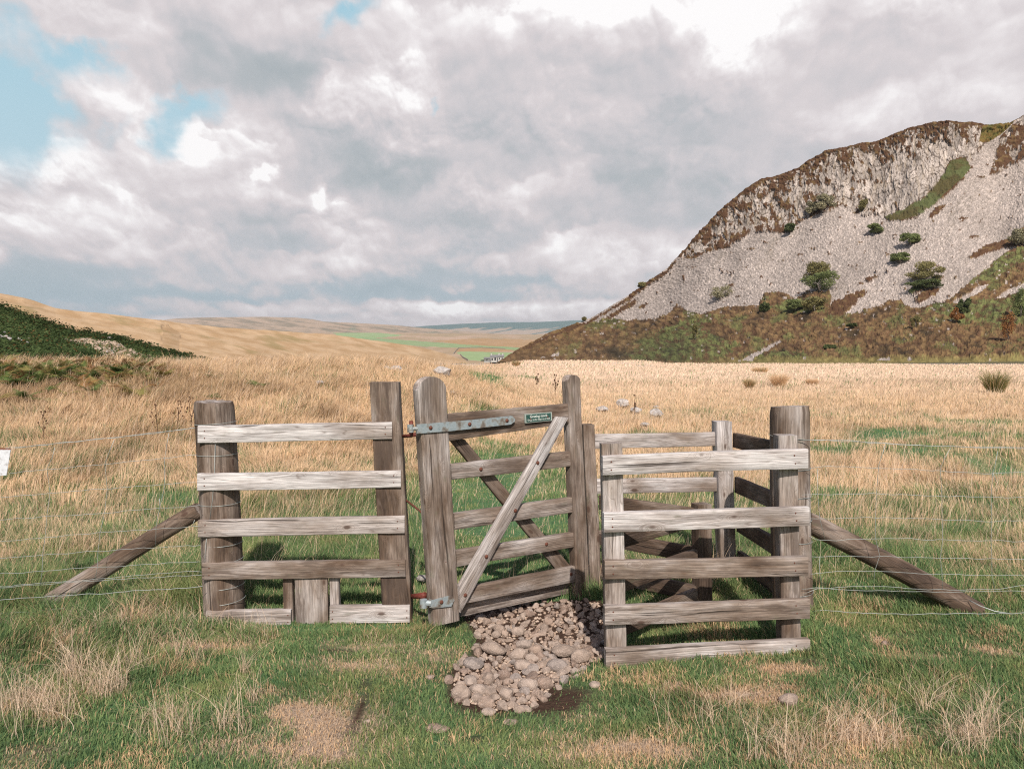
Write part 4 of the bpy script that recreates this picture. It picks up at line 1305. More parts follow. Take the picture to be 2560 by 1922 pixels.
# ---------------- left fence panel: round strainer, square hanging post, five rails and the hatch for a badger or hare
LP = empty('fence_panel', P(760, 1569, 4.42), 'grey timber fence panel left of the gate with a small square hatch board', 'fence panel')
round_post('round_post', LP, P(532, 1004, 4.47), P(562, 1556, 4.47), .118, .113, .34, 3, toneR=.30, tilt=(.006, -.004), label='thick round strainer post with a cracked top')
box_post('square_post', LP, P(960, 956, 4.375), P(995, 1586, 4.375), .168, .115, .28, seed=11, yaw=.05, cham=.004, toneR=.26)
dl, dr = 4.34, 4.36
for q, tn, bw in (((494, 1065, 980, 1055, 1097.7, 1108), .88, 0), ((492.6, 1184, 1002, 1176, 1218.4, 1226.5), .90, .003), ((494.3, 1300.8, 1011.4, 1289.7, 1333, 1343), .70, 0),
                  ((504.6, 1407.7, 1013.6, 1399.7, 1442.5, 1450), .48, 0), ((514.8, 1528, 727, 1524.4, 1568, 1569), .74, 0), ((824, 1515.5, 1024, 1512.8, 1556.5, 1559), .80, 0)):
    x0, y0, x1, y1, y2, y3 = q
    cn_ = ((x0, y0, dl), (x1, y1, dr), (x1, y2, dr), (x0, y3, dl))
    nails(board('rail', LP, cn_, .040, tone=tn, bow=bw), cn_)
for x0, x1, yb, tn in ((706, 730, 1566, .42), (823, 846, 1560, .45)):
    board('hatch_upright', LP, ((x0, 1443, 4.385), (x1, 1443, 4.385), (x1 + 3, yb, 4.385), (x0 + 3, yb, 4.385)), .05, along='y', tone=tn)
board('hatch_board', LP, ((736, 1446, 4.365), (818, 1445, 4.365), (820, 1566, 4.365), (739, 1569, 4.365)), .028, along='y', tone=.40, label='blotched square hatch board')

# hinge ironwork stays with the hanging post
V, Fc = merge([tube([P(1003, 1091, 4.43), P(1024, 1089, 4.36), P(1040, 1086, 4.30)], [.009, .011, .012]), tube([P(1028, 1052, 4.30), P(1028, 1084, 4.30)], .012, 10)])
mesh_obj('hinge_pin', V, Fc, M_REDRUST, LP, recalc=True)
V, Fc = merge([tube([P(1020, 1490, 4.43), P(1045, 1489, 4.36), P(1062, 1488, 4.30)], [.012, .016, .020], 8)])
mesh_obj('hinge_pin', V, Fc, M_REDRUST, LP, recalc=True)

# ---------------- the gate, standing a little open
GT = empty('gate', P(1210, 1560, 4.45), 'weathered wooden gate with crossed diagonal braces and a long strap hinge', 'gate')
dirg = unit(P(1474, 1200, 4.93) - P(1116, 1200, 4.29)); dirg[2] = 0; dirg = unit(dirg)
nrg = np.array([-dirg[1], dirg[0], 0.0])                       # into the gate, away from the viewer
if nrg[1] < 0: nrg = -nrg
GA, GD = P(1116, 1200, 4.29), 0
yaw = math.atan2(dirg[1], dirg[0])


def gd(xpx, setback=0.0):
    """depth at which the sight line through photo column x meets the plane of the gate"""
    a = (xpx - CX) / F
    p0 = GA + nrg * setback
    # x = a*d/(..) ~ a*d ; solve (x-p0x)*nx + (d-p0y)*ny = 0
    return (p0[0] * nrg[0] + p0[1] * nrg[1]) / (a * nrg[0] + nrg[1])


def gz(x, y):                                                  # zoomed sheet of the gate -> photo pixels
    return 980 + x / 2.2448, 900 + y / 2.2448


def gboard(name, pts, thick, setback, **kw):
    C4 = []
    for (x, y) in pts:
        px, py = gz(x, y)
        C4.append((px, py, gd(px, setback)))
    return board(name, GT, C4, nrg * thick, **kw)


def gp(x, y, setback=0.0):
    px, py = gz(x, y)
    return P(px, py, gd(px, setback))


# heel stile, round-headed, and the meeting stile
def stile(name, tl, tr, br, bl, thick, tone, seed, toneR=None):
    TL, TR, BR, BL = gp(*tl), gp(*tr), gp(*br), gp(*bl)
    V, Fc, at = beam_mesh(TL, TR, BR, BL, nrg * thick, along='y', tone=tone, toneR=toneR, seed=seed, cham=.006, rough=.002)
    G = at['gc'][1]; w = np.linalg.norm(TR - TL)
    q = np.clip(1 - G[:, 0] / .12, 0, 1); ax = (G[:, 1] / w - .5) * 2
    ext = w * .47 * np.sqrt(np.clip(1 - (np.abs(ax) * .99) ** 2, 0, 1))
    V = V + np.array([0, 0, 1.0]) * (ext * q)[:, None]
    return mesh_obj(name, V, Fc, M_WOOD, GT, attrs=at, recalc=True, sharp=math.radians(40))


stile('heel_stile', (148, 182), (306, 176), (382, 1460), (238, 1494), .070, .58, 31, toneR=.44)
stile('meeting_stile', (989, 128), (1057, 124), (1112, 1316), (1041, 1332), .070, .34, 35, toneR=.26)
SB = .012
for pts, tn in ((((314, 303), (992, 245), (994, 356), (318, 455)), .40), (((331, 585), (1002, 513), (1004, 597), (337, 672)), .54), (((350, 862), (1012, 770), (1014, 855), (354, 953)), .50),
                (((360, 1070), (1022, 968), (1024, 1050), (366, 1160)), .38), (((380, 1286), (1030, 1155), (1032, 1245), (384, 1373)), .56)):
    gboard('rail', pts, .038, SB, tone=tn)
gboard('bottom_board', ((386, 1352), (1036, 1232), (1038, 1300), (390, 1440)), .030, .062, tone=.46)
gboard('brace', ((378, 1266), (928, 318), (992, 322), (386, 1418)), .028, -.022, along='x', tone=.84, toneR=.74, label='pale diagonal brace on the front')
gboard('brace', ((332, 452), (408, 444), (1006, 1158), (922, 1174)), .026, .054, along='y', tone=.36, label='dark diagonal brace on the back')
for x, y, sb in ((217, 380, -.010), (436, 360, -.010), (645, 340, -.010), (499, 612, SB), (818, 576, -.022), (693, 845, -.022), (530, 1102, -.022), (411, 1318, -.022), (867, 1032, SB), (1006, 1200, SB), (278, 1357, -.010)):
    V, Fc = dome(gp(x, y, sb), -nrg, .0125, .009)
    mesh_obj('bolt', V, Fc, M_RUST, GT)


def plate(name, outline, thick, setback, mat, parent=None):
    front = [gp(x, y, setback) for x, y in outline]
    back = [p + nrg * thick for p in front]
    n = len(front)
    Fc = [tuple(range(n)), tuple(range(2 * n - 1, n - 1, -1))] + [(i, (i + 1) % n, n + (i + 1) % n, n + i) for i in range(n)]
    return mesh_obj(name, front + back, Fc, mat, parent or GT, smooth=False, recalc=True)


st = plate('strap_hinge', [(140, 361), (330, 346), (520, 329), (668, 313), (678, 315), (692, 334), (688, 345), (668, 361), (520, 378), (330, 398), (142, 413)], .008, -.010, M_GALV)
V, Fc = tube([gp(104, 362, .018), gp(104, 405, .018)], .018, 14); V2, F2 = tube([gp(118, 384, .01), gp(145, 385, -.004)], .011, 8)
V, Fc = merge([(V, Fc), (V2, F2)])
mesh_obj('hinge_eye', V, Fc, M_GALV, GT, recalc=True, sharp=math.radians(40))
plate('strap_hinge', [(212, 1336), (232, 1346), (330, 1320), (337, 1321), (351, 1345), (334, 1381), (232, 1392), (210, 1386)], .008, -.010, M_GALV)
V, Fc = merge([tube([gp(176, 1342, .012), gp(176, 1388, .012)], .021, 14), tube([gp(186, 1362, .006), gp(216, 1364, -.006)], .017, 8)])
mesh_obj('hinge_eye', V, Fc, M_GALV, GT, recalc=True, sharp=math.radians(40))
V, Fc = tube([P(1012, 1248, 4.44), P(1040, 1269, 4.40), P(1068, 1292, 4.33)], .0065, 8)
mesh_obj('closer_rod', V, Fc, M_RUST, GT, recalc=True)
for q_ in (dome(gp(316, 1350, -.0105), -nrg, .004, .001, 8, 2), dome(gp(303, 1132, -.0005), -nrg, .006, .001, 8, 2)):
    mesh_obj('screw_hole', q_[0], q_[1], M_RUST, GT)

# ---------------- green notice on the top rail
s0 = [(1313.5, 1036), (1379, 1030.6), (1379.6, 1050.6), (1314.7, 1057)]
SG = empty('sign', P(1346, 1044, gd(1346)), 'small dark green notice with white lettering screwed to the top rail of the gate', 'sign')


def spt(u, v, sb):
    """point on the notice, u and v from 0 to 1"""
    a = [np.array(q, float) for q in s0]
    q = (a[0] * (1 - u) + a[1] * u) * (1 - v) + (a[3] * (1 - u) + a[2] * u) * v
    return P(q[0], q[1], gd(q[0], sb))


def flat(name, pts, thick, mat, parent):
    back = [p + nrg * thick for p in pts]; n = len(pts)
    Fc = [tuple(range(n)), tuple(range(2 * n - 1, n - 1, -1))] + [(i, (i + 1) % n, n + (i + 1) % n, n + i) for i in range(n)]
    return mesh_obj(name, list(pts) + back, Fc, mat, parent, smooth=False, recalc=True)


flat('frame', [spt(-.01, -.03, -.003), spt(1.01, -.03, -.003), spt(1.01, 1.03, -.003), spt(-.01, 1.03, -.003)], .012, M_SIGNEDGE, SG)
flat('panel', [spt(.03, .06, -.0055), spt(.97, .06, -.0055), spt(.97, .93, -.0055), spt(.03, .93, -.0055)], .002, M_SIGN, SG)


def lettering(body, u0, u1, v0, v1, parent):
    cu = bpy.data.curves.new('lettering', 'FONT'); cu.body = body; cu.size = 1.0; cu.resolution_u = 3; cu.offset = .012
    tmp = bpy.data.objects.new('lettering', cu)
    me = bpy.data.meshes.new_from_object(tmp)
    bpy.data.objects.remove(tmp)
    co = np.array([v.co[:] for v in me.vertices]); fs = [tuple(p.vertices) for p in me.polygons]
    lo, hi = co.min(0), co.max(0)
    V = []
    for c in co:
        u = u0 + (u1 - u0) * (c[0] - lo[0]) / (hi[0] - lo[0]); v = v1 - (v1 - v0) * (c[1] - lo[1]) / (hi[1] - lo[1])
        V.append(spt(u, v, -.0065))
    bpy.data.meshes.remove(me)
    return mesh_obj('lettering', V, fs, M_WHITE, parent, smooth=False)


lettering('Grazing stock', .17, .84, .14, .56, SG)
lettering('Dogs to be kept on a lead', .08, .93, .60, .86, SG)
for u, v in ((.19, .62), (.85, .52)):
    V, Fc = dome(spt(u, v, -.0065), -nrg, .0058, .004, 10, 3); mesh_obj('screw', V, Fc, M_RUST, SG)

# ---------------- kissing-gate pen on the right
PN = empty('timber_pen', P(1760, 1640, 4.2), 'kissing gate pen of grey posts and rails right of the gate', 'pen')
# front posts
box_post('square_post', PN, P(1530, 1108, 3.775), P(1542, 1668, 3.775), .104, .085, .60, seed=51, yaw=.02, slope=-.004, toneR=.50)
box_post('square_post', PN, P(1970.5, 1089, 3.905), P(1979, 1636, 3.905), .100, .090, .62, seed=52, toneR=.42)
for q, tn, bw in (((1507, 1140.7, 2021, 1122.4, 1172.7, 1188.7), .88, -.004), ((1510, 1282.5, 2024, 1267.4, 1314.5, 1331.5), .84, 0), ((1512, 1402, 2021, 1392, 1440, 1448), .50, .002),
                  ((1512, 1516, 2025, 1498, 1546.5, 1563.5), .46, 0), ((1514.6, 1624, 2025.5, 1598, 1645, 1671), .60, 0)):
    x0, y0, x1, y1, y2, y3 = q
    cn_ = ((x0, y0, 3.735), (x1, y1, 3.865), (x1, y2, 3.865), (x0, y3, 3.735))
    nails(board('rail', PN, cn_, .040, tone=tn, bow=bw), cn_, ((.04, .3), (.04, .72), (.93, .3), (.935, .7)))
# round strainer
round_post('round_post', PN, P(1971, 1016, 4.50), P(1984, 1572, 4.50), .116, .112, .36, 7, toneR=.30, tilt=(0, .006), label='thick round strainer post, its upper half streaked pale')
# back corner post, latch post, inner post
box_post('square_post', PN, P(1811, 1054, 5.27), P(1823, 1432, 5.27), .112, .10, .66, seed=54, yaw=.12, toneR=.5)
box_post('square_post', PN, P(1472, 1062, 4.97), P(1492, 1496, 4.97), .078, .09, .26, seed=55, yaw=.12, toneR=.28)
box_post('square_post', PN, P(1763, 1262, 4.52), P(1766, 1560, 4.52), .092, .09, .14, seed=56, yaw=.3, toneR=.08)
# far rails, latch post to corner post
board('rail', PN, ((1488, 1086, 5.10), (1790, 1080.5, 5.30), (1790, 1115, 5.30), (1488, 1122, 5.10)), .036, tone=.66)
board('rail', PN, ((1490, 1198, 5.10), (1792, 1193.8, 5.30), (1792, 1228.7, 5.30), (1490, 1235, 5.10)), .036, tone=.66)
# side rails, corner post to strainer
for a, b, tn in (((1832, 1081.9, 1118), (1928.8, 1102.3, 1146), .16), ((1836, 1191.4, 1231), (1930, 1231, 1273), .16), ((1841, 1294, 1328), (1932, 1344, 1387.7), .2), ((1843, 1376, 1412), (1934, 1440, 1486), .16)):
    board('rail', PN, ((a[0], a[1], 5.30), (b[0], b[1], 4.64), (b[0], b[2], 4.64), (a[0], a[2], 5.30)), .036, tone=tn)
# inner rails of the pen: latch post to inner post, front post to inner post


def zrail(xa, da, xb, db, ztop, h, tn):
    def yy(z, d): return CY - F * math.tan(math.atan2(z - EYE, d) + PITCH)
    board('rail', PN, ((xa, yy(ztop, da), da), (xb, yy(ztop, db), db), (xb, yy(ztop - h, db), db), (xa, yy(ztop - h, da), da)), .036, tone=tn)


for zt in (.62, .385, .15):
    zrail(1497, 4.98, 1745, 4.53, zt, .095, .16)
    zrail(1550, 3.92, 1744, 4.46, zt + .008, .092, .16)

# ---------------- sloping struts, one at each end
LS = round_post('brace_pole', None, P(500, 1277, 4.43), P(118, 1509, 4.46), .056, .050, .26, 12, bury=.06, seg=24, toneR=.28)
tag(LS, 'dark round pole leaning on the left end of the fence panel', 'brace pole', 'sloping poles that prop the fence ends')
RS = round_post('brace_pole', None, P(2018, 1299, 4.52), P(2424, 1521, 4.52), .064, .062, .26, 17, bury=.05, seg=24, toneR=.20)
tag(RS, 'brown round pole sloping down to the right from the pen', 'brace pole', 'sloping poles that prop the fence ends')


# ---------------- wire netting
def wob_line(pts, d, n=26, amp=.004, seed=1, extend=0):
    xs = [p[0] for p in pts]; ys = [p[1] for p in pts]
    q = []
    for i in range(n + 1):
        x = xs[0] + (xs[-1] - xs[0]) * i / n
        y = float(np.interp(x, xs, ys)) if xs[0] < xs[-1] else float(np.interp(-x, [-a for a in xs], ys))
        p = P(x, y, d(x) if callable(d) else d)
        p = p + np.array([0, 1, 1]) * amp * float(fbm(np.array([x * .022 + seed * 9.1]), np.array([seed * 1.3]), 3, 930)[0])
        q.append(p)
    return q


def Lz(pts): return [(x / 2.5167, 900 + y / 2.5167) for x, y in pts]
def Rz(pts): return [(1980 + x / 2.372, 900 + y / 2.372) for x, y in pts]


def wire_fence(strands, stays, d, label, loc, group, wraps):
    W = empty('wire_fence', loc, label, 'wire fence', group)
    for i, (pts, r) in enumerate(strands):
        V, Fc = tube(wob_line(pts, d, 34, .007, i + 1), r, 5); mesh_obj('wire', V, Fc, M_WIRE, W)
    for i, pts in enumerate(stays):
        V, Fc = tube([P(x, y, (d(x) if callable(d) else d) - .002) for x, y in pts], .0014, 5); mesh_obj('stay_wire', V, Fc, M_WIRE, W)
    for pts in wraps:
        V, Fc = tube(pts, .0017, 5); mesh_obj('wrap_wire', V, Fc, M_WIRE, W)
    return W


dL = lambda x: 4.30
R1, R0 = .0017, .0013
ls = [(Lz([(-90, 572), (80, 550), (720, 490), (1225, 425)]), R1), (Lz([(-90, 580), (80, 556), (1060, 450), (1225, 428)]), R0), (Lz([(-90, 724), (50, 712), (660, 655), (1230, 597)]), R0),
      (Lz([(-90, 870), (0, 862), (675, 808), (1230, 768)]), R0), (Lz([(-90, 1012), (0, 1005), (660, 960), (1250, 912)]), R0), (Lz([(-90, 1148), (0, 1140), (630, 1085), (1200, 1048), (1260, 1044)]), R0),
      (Lz([(-90, 1252), (0, 1245), (620, 1200), (1260, 1162)]), R0), (Lz([(-90, 1352), (0, 1345), (620, 1303), (1260, 1265)]), R0), (Lz([(-90, 1432), (0, 1422), (620, 1375), (1190, 1325), (1270, 1330)]), R0),
      (Lz([(-90, 1438), (0, 1430), (620, 1385), (1270, 1350)]), R0), (Lz([(-90, 1516), (0, 1507), (620, 1468), (1275, 1425)]), R1), (Lz([(-60, 1596), (180, 1584), (400, 1560)]), R0)]
lst = [Lz([(345, 550), (330, 610), (295, 685), (315, 833), (295, 980), (285, 1110), (270, 1210), (265, 1330), (255, 1415)]), Lz([(720, 500), (690, 570), (660, 652), (675, 808), (658, 960), (630, 1085), (617, 1200), (613, 1303), (595, 1390)]),
       Lz([(1062, 460), (1048, 540), (1035, 625), (1037, 790), (1005, 925), (982, 1050), (980, 1175)]), Lz([(1003, 870), (1005, 930)]), Lz([(1225, 1005), (1208, 1046)])]


def wrap(cx, cd, r, y0, y1, a0=-.2, a1=3.3, n=16):
    """wire laid round the front of a round post from photo height y0 on its left to y1 on its right"""
    q = []
    for i in range(n + 1):
        s = i / n; a = math.pi + (a0 + (a1 - a0) * s)
        c = P(cx, y0 + (y1 - y0) * s, cd)
        q.append(c + np.array([math.cos(a) * r, math.sin(a) * r, 0]))
    return q


lw = [wrap(536 + .055 * (y - 1004), 4.47, .1175, y, y2) for y, y2 in ((1062, 1052), (1135, 1133), (1258, 1254), (1358, 1353), (1402, 1392), (1466, 1455), (1505, 1490))]
lw.append([P(538, 1110, 4.352), P(536, 1190, 4.352), P(531, 1250, 4.352), P(524, 1300, 4.352)])
lw.append([P(516, 1346, 4.352), P(513, 1380, 4.352), P(510, 1410, 4.352)])
wire_fence(ls, lst, dL, 'sagging stock wire running from the left picture edge to the fence panel', P(240, 1500, 4.3), 'wire netting on both sides of the gate', lw)
dR = lambda x: 4.37
rs = [(Rz([(40, 468), (380, 485), (840, 510), (1376, 520), (1470, 521)]), R1), (Rz([(40, 474), (300, 474), (640, 500), (1000, 518), (1470, 528)]), R0), (Rz([(100, 640), (240, 628), (500, 640), (850, 655), (1150, 674), (1376, 663), (1470, 660)]), R0),
      (Rz([(60, 798), (480, 793), (850, 805), (1376, 815), (1470, 816)]), R0), (Rz([(100, 940), (540, 933), (890, 943), (1180, 957), (1376, 952), (1470, 952)]), R0), (Rz([(100, 1040), (150, 1065), (250, 1068), (500, 1055), (900, 1065), (1376, 1075), (1470, 1077)]), R0),
      (Rz([(110, 1163), (530, 1163), (880, 1173), (1376, 1180), (1470, 1182)]), R0), (Rz([(110, 1270), (200, 1256), (490, 1250), (860, 1270), (1376, 1275), (1470, 1277)]), R0), (Rz([(60, 1360), (150, 1350), (480, 1340), (890, 1362), (1200, 1360), (1376, 1332), (1470, 1322)]), R0),
      (Rz([(65, 1385), (150, 1352), (360, 1364), (900, 1374), (1376, 1368), (1470, 1370)]), R0), (Rz([(110, 1495), (170, 1482), (320, 1494), (600, 1505), (1080, 1502), (1376, 1500), (1470, 1500)]), R1), (Rz([(110, 1555), (160, 1545), (280, 1540), (420, 1562), (570, 1575)]), R0)]
rst = [Rz([(555, 500), (535, 560), (515, 620), (500, 790), (495, 935), (495, 1055), (520, 1160), (490, 1250), (485, 1335)]), Rz([(940, 520), (905, 580), (880, 645), (888, 800), (890, 940), (893, 1065), (880, 1173), (890, 1270), (893, 1355)]),
       Rz([(1220, 540), (1205, 620), (1190, 670), (1180, 815), (1185, 950), (1180, 1075), (1185, 1180), (1185, 1275), (1205, 1365)]), Rz([(1190, 665), (1220, 740)]), Rz([(152, 645), (152, 795), (165, 940), (195, 1060)]), Rz([(165, 1163), (163, 1260), (178, 1340)])]
rw = [wrap(1972 + .02 * (y - 1016), 4.50, .1165, y, y2, -.3, 3.5) for y, y2 in ((1086, 1100), (1170, 1168), (1238, 1237), (1297, 1296), (1345, 1350), (1480, 1472))]
wire_fence(rs, rst, dR, 'stock wire running from the thick post of the pen off to the right edge', P(2300, 1520, 4.37), 'wire netting on both sides of the gate', rw)
V, Fc = tube([P(2424, 1500, 4.45), P(2450, 1514, 4.40), P(2486, 1527, 4.36), P(2530, 1534, 4.34)], .003, 6)
tw = mesh_obj('tie_wire', V, Fc, M_WIRE)
tag(tw, 'short twisted tie wire at the foot of the right-hand brace pole', 'wire')
# white plate at the left edge
fr = [P(-46, 1116, 4.28), P(27, 1121, 4.28), P(16, 1188, 4.28), P(-54, 1192, 4.28)]
bk = [p + np.array([0, .003, 0]) for p in fr]
pl = mesh_obj('plate', fr + bk, [(0, 1, 2, 3), (7, 6, 5, 4), (0, 4, 5, 1), (1, 5, 6, 2), (2, 6, 7, 3), (3, 7, 4, 0)], M_PLATE, smooth=False, recalc=True)
tag(pl, 'white metal plate with a rusty top edge hanging on the wire at the far left', 'plate')


# ------------------------------------------------------------------ stones
M_STONE, t, out = material('cobble_stone')
geo = t.node('ShaderNodeTexCoord').outputs['Object']
oi = t.node('ShaderNodeObjectInfo')
rnd = oi.outputs['Random']
pos = t.v('ADD', t.v('SCALE', geo, scale=1.0), t.v('SCALE', oi.outputs['Location'], scale=7.0))
n = t.noise(pos, 1.3, 5, .62); n2 = t.noise(pos, 6.0, 4, .65); n3 = t.noise(pos, 22.0, 3, .6)
c = t.ramp(rnd, [(0.0, (.34, .24, .19)), (.3, (.48, .35, .275)), (.55, (.42, .32, .26)), (.8, (.57, .44, .36)), (1.0, (.36, .30, .27))])
c = t.mix(t.rng(n, .42, .62), c, t.v('SCALE', c, scale=.68))
c = t.mix(t.rng(n2, .56, .70), c, (.58, .47, .40))
c = t.v('SCALE', c, scale=t.rng(n3, .3, .7, .82, 1.15))
principled(t, out, c, .85, t.bump(t.m('ADD', n2, t.m('MULTIPLY', n3, .4)), .5, .15), spec=.25)
M_ROCK, t, out = material('pale_rock')
geo = t.node('ShaderNodeTexCoord').outputs['Object']
n = t.noise(geo, 2.2, 5, .62); n2 = t.noise(geo, 9.0, 4, .6)
c = t.ramp(n, [(.30, (.24, .21, .19)), (.5, (.48, .43, .40)), (.7, (.62, .57, .54))])
principled(t, out, c, .9, t.bump(n2, .6, .1), spec=.15)


def stone_mesh(name, seed, facets=5, sub=3, flat=.75, rough=.10, mat=None, cut=(.62, .9)):
    b = bmesh.new(); bmesh.ops.create_icosphere(b, subdivisions=sub, radius=1.0)
    rr = random.Random(seed)
    co = np.array([v.co[:] for v in b.verts])
    pl = [(unit([rr.gauss(0, 1), rr.gauss(0, 1), rr.gauss(0, .8)]), rr.uniform(*cut)) for _ in range(facets)]
    for nrm_, dd in pl:
        k = co @ nrm_ - dd
        co = co - np.outer(np.clip(k, 0, 9) * .93, nrm_)
    az_ = np.arctan2(co[:, 1], co[:, 0])
    r = 1 + rough * fbm(co[:, 0] * 1.4 + seed, co[:, 1] * 1.4 + co[:, 2] * 1.7, 4, seed) * 1.5
    co = co * r[:, None] * np.array([rr.uniform(.95, 1.3), rr.uniform(.75, 1.0), flat * rr.uniform(.8, 1.15)])
    for v, q in zip(b.verts, co): v.co = q
    me = bpy.data.meshes.new(name); b.to_mesh(me); b.free()
    me.polygons.foreach_set('use_smooth', np.ones(len(me.polygons), bool))
    me.set_sharp_from_angle(angle=math.radians(32))
    me.materials.append(mat or M_STONE)
    return me


def put(name, me, loc, size, rz, label, cat, group=None, tilt=(0, 0)):
    o = bpy.data.objects.new(name, me); COL.objects.link(o)
    o.location = tuple(loc); o.scale = (size, size, size); o.rotation_euler = (tilt[0], tilt[1], rz)
    return tag(o, label, cat, group)


def hit(px, py, d0=2.2, d1=220):
    """where the sight line through a photo pixel meets the ground"""
    ds = np.geomspace(d0, d1, 1600)
    w = PA(np.full(1600, px), np.full(1600, py), ds)
    g = ground_h(w[:, 0], w[:, 1])
    k = np.argmax(w[:, 2] < g)
    if not (w[:, 2] < g).any(): k = 1599
    return np.array([w[k, 0], w[k, 1], g[k]])


stones = [stone_mesh('cobble', 500 + i, facets=10 + i % 6, cut=(.38, .74), rough=.06, flat=.6 + .05 * (i % 6)) for i in range(16)]
big = [((420, 1010), 95, 'large brown cobble at the lower left corner of the stone strip', 1.0), ((590, 968), 76, 'pale brown angular cobble right of the large brown corner cobble', .8),
       ((575, 1028), 62, 'small brown cobble below the pale angular one near the lower left corner', .8), ((700, 975), 66, 'grey-brown cobble left of the dark faceted one at the lower edge', .8),
       ((850, 1010), 84, 'dark grey faceted cobble near the lower edge of the stone strip', .85), ((1215, 905), 88, 'white-topped cobble at the right edge of the stone strip', .8),
       ((815, 1120), 76, 'square grey cobble in the last row of the stone strip', .95), ((655, 1092), 82, 'streaky pale cobble left of the square grey one in the last row', .85),
       ((680, 1168), 68, 'smooth oval cobble lowest of all in the stone strip', .55), ((978, 1135), 58, 'small egg-shaped cobble alone at the lower right of the strip', .75),
       ((672, 862), 68, 'round grey cobble like a ball on the left side of the strip', .95), ((505, 885), 84, 'wide brown cobble beside the round grey ball at the left edge', .6),
       ((1050, 920), 96, 'big brown wedge-shaped cobble left of the white-topped one', .8), ((1000, 735), 88, 'oval banded cobble in the middle of the strip', .6),
       ((960, 640), 84, 'blocky pale brown cobble above the oval banded one', .8), ((1080, 660), 70, 'yellowish brown cobble leaning on the blocky one', .7),
       ((1130, 590), 76, 'pale grey-pink cobble in the centre of the strip', .8), ((1015, 530), 70, 'cobble with pale broken rings above the centre of the strip', .8),
       ((955, 410), 66, 'upright slab-like cobble below the gate', .7), ((1330, 740), 86, 'mottled white and brown cobble on the right side of the strip', .8),
       ((730, 590), 110, 'long low brown cobble on the left side of the strip', .5), ((1400, 620), 110, 'long grey-white cobble on the upper right of the strip', .5),
       ((1550, 650), 86, 'wide brown cobble at the right edge near the pen', .7), ((540, 720), 90, 'brown cobble with a darker back at the upper left edge', .6),
       ((830, 1010 - 190), 70, 'brown cobble just right of the round grey ball', .7)]
placed = []
rr = random.Random(44)
gname = 'cobbles of the stone strip under the gate'
for k, ((zx, zy), rz_, lab, fl) in enumerate(big):
    px, py = 1040 + zx / 3.758, 1480 + zy / 3.758
    p = hit(px, py); r = rz_ / 3.758 * p[1] / F
    me = stone_mesh('cobble', 600 + k, facets=8 if 'facet' in lab or 'square' in lab or 'block' in lab or 'wedge' in lab else 4, flat=fl, cut=(.5, .8) if 'square' in lab or 'facet' in lab else (.62, .92))
    put('cobble', me, (p[0], p[1] + r * .4, p[2] + r * .42), r, rr.uniform(-.4, .4), lab, 'cobble', gname)
    placed.append((p[0], p[1] + r * .4, r))
tries = 0; cnt = 0
while cnt < 270 and tries < 60000:
    tries += 1
    px = rr.uniform(1120, 1520); py = rr.uniform(1512, 1796)
    d = (EYE + .05) * F / (py - HOR); x = (px - CX) * d / F
    jx, jy = rr.gauss(0, .018), rr.gauss(0, .03)
    if not on_stones(np.array([x + jx]), np.array([d + jy]))[0]: continue
    r = rr.choice((.024, .028, .031, .034, .038, .043)) * rr.uniform(.9, 1.1) * (1.0 if py > 1640 else .96)
    if any((x - a) ** 2 + ((d - b) * .8) ** 2 < ((r + c) * .54) ** 2 for a, b, c in placed): continue
    placed.append((x, d, r)); cnt += 1
    z = float(ground_h(np.array([x]), np.array([d]))[0])
    lab = 'small brown cobble packed among the others in the upper strip by the gate' if d > 3.75 else 'ordinary brown cobble filling the lower half of the stone strip'
    put('cobble', stones[rr.randrange(16)], (x, d, z + r * rr.uniform(.05, .40)), r, rr.uniform(0, 6.3), lab, 'cobble', gname, tilt=(rr.uniform(-.5, .5), rr.uniform(-.5, .5)))
# the finest rubble between the cobbles, past counting
prng = np.random.default_rng(45); V, Fc, off = [], [], 0
base_m = stone_mesh('pebble', 590, facets=6, sub=1); pv = np.array([v.co[:] for v in base_m.vertices]); pf = np.array([p.vertices[:] for p in base_m.polygons]); bpy.data.meshes.remove(base_m)
for i in range(3000):
    px, py = prng.uniform(1110, 1530), prng.uniform(1505, 1806)
    d = (EYE + .05) * F / (py - HOR); x = (px - CX) * d / F
    if not on_stones(np.array([x]), np.array([d]))[0]: continue
    z = float(ground_h(np.array([x]), np.array([d]))[0]); r = prng.uniform(.006, .017)
    a_ = prng.uniform(0, 6.28); ca, sa = math.cos(a_), math.sin(a_)
    q_ = pv * prng.uniform(.7, 1.2, 3) * r
    V.append(np.stack([q_[:, 0] * ca - q_[:, 1] * sa, q_[:, 0] * sa + q_[:, 1] * ca, q_[:, 2]], -1) + [x, d, z - r * .15]); Fc.append(pf + off); off += len(pv)
M_PEB, t, out = material('pebble_stone')
geo = t.node('ShaderNodeNewGeometry').outputs['Position']
ri = t.node('ShaderNodeNewGeometry').outputs['Random Per Island']
principled(t, out, t.v('SCALE', t.ramp(ri, [(0, (.24, .16, .12)), (.5, (.40, .29, .22)), (1, (.50, .39, .31))]), scale=t.rng(t.noise(geo, 140, 3, .6), .3, .7, .75, 1.15)), .9, spec=.15)
tag(mesh_obj('rubble', np.concatenate(V), np.concatenate(Fc), M_PEB, smooth=False), kind='stuff', label='fine pinkish rubble filling the gaps between the cobbles')
loose = [((200, 1305), 104, 'flat pale pinkish stone sunk in the turf below the strip', .35), ((138, 808), 42, 'small pinkish stone lying in the turf left of the strip', .6), ((1680, 890), 58, 'oblong brown stone in the turf right of the strip', .55),
         ((890, 1240), 64, 'flat brown stone half buried below the stone strip', .35)]
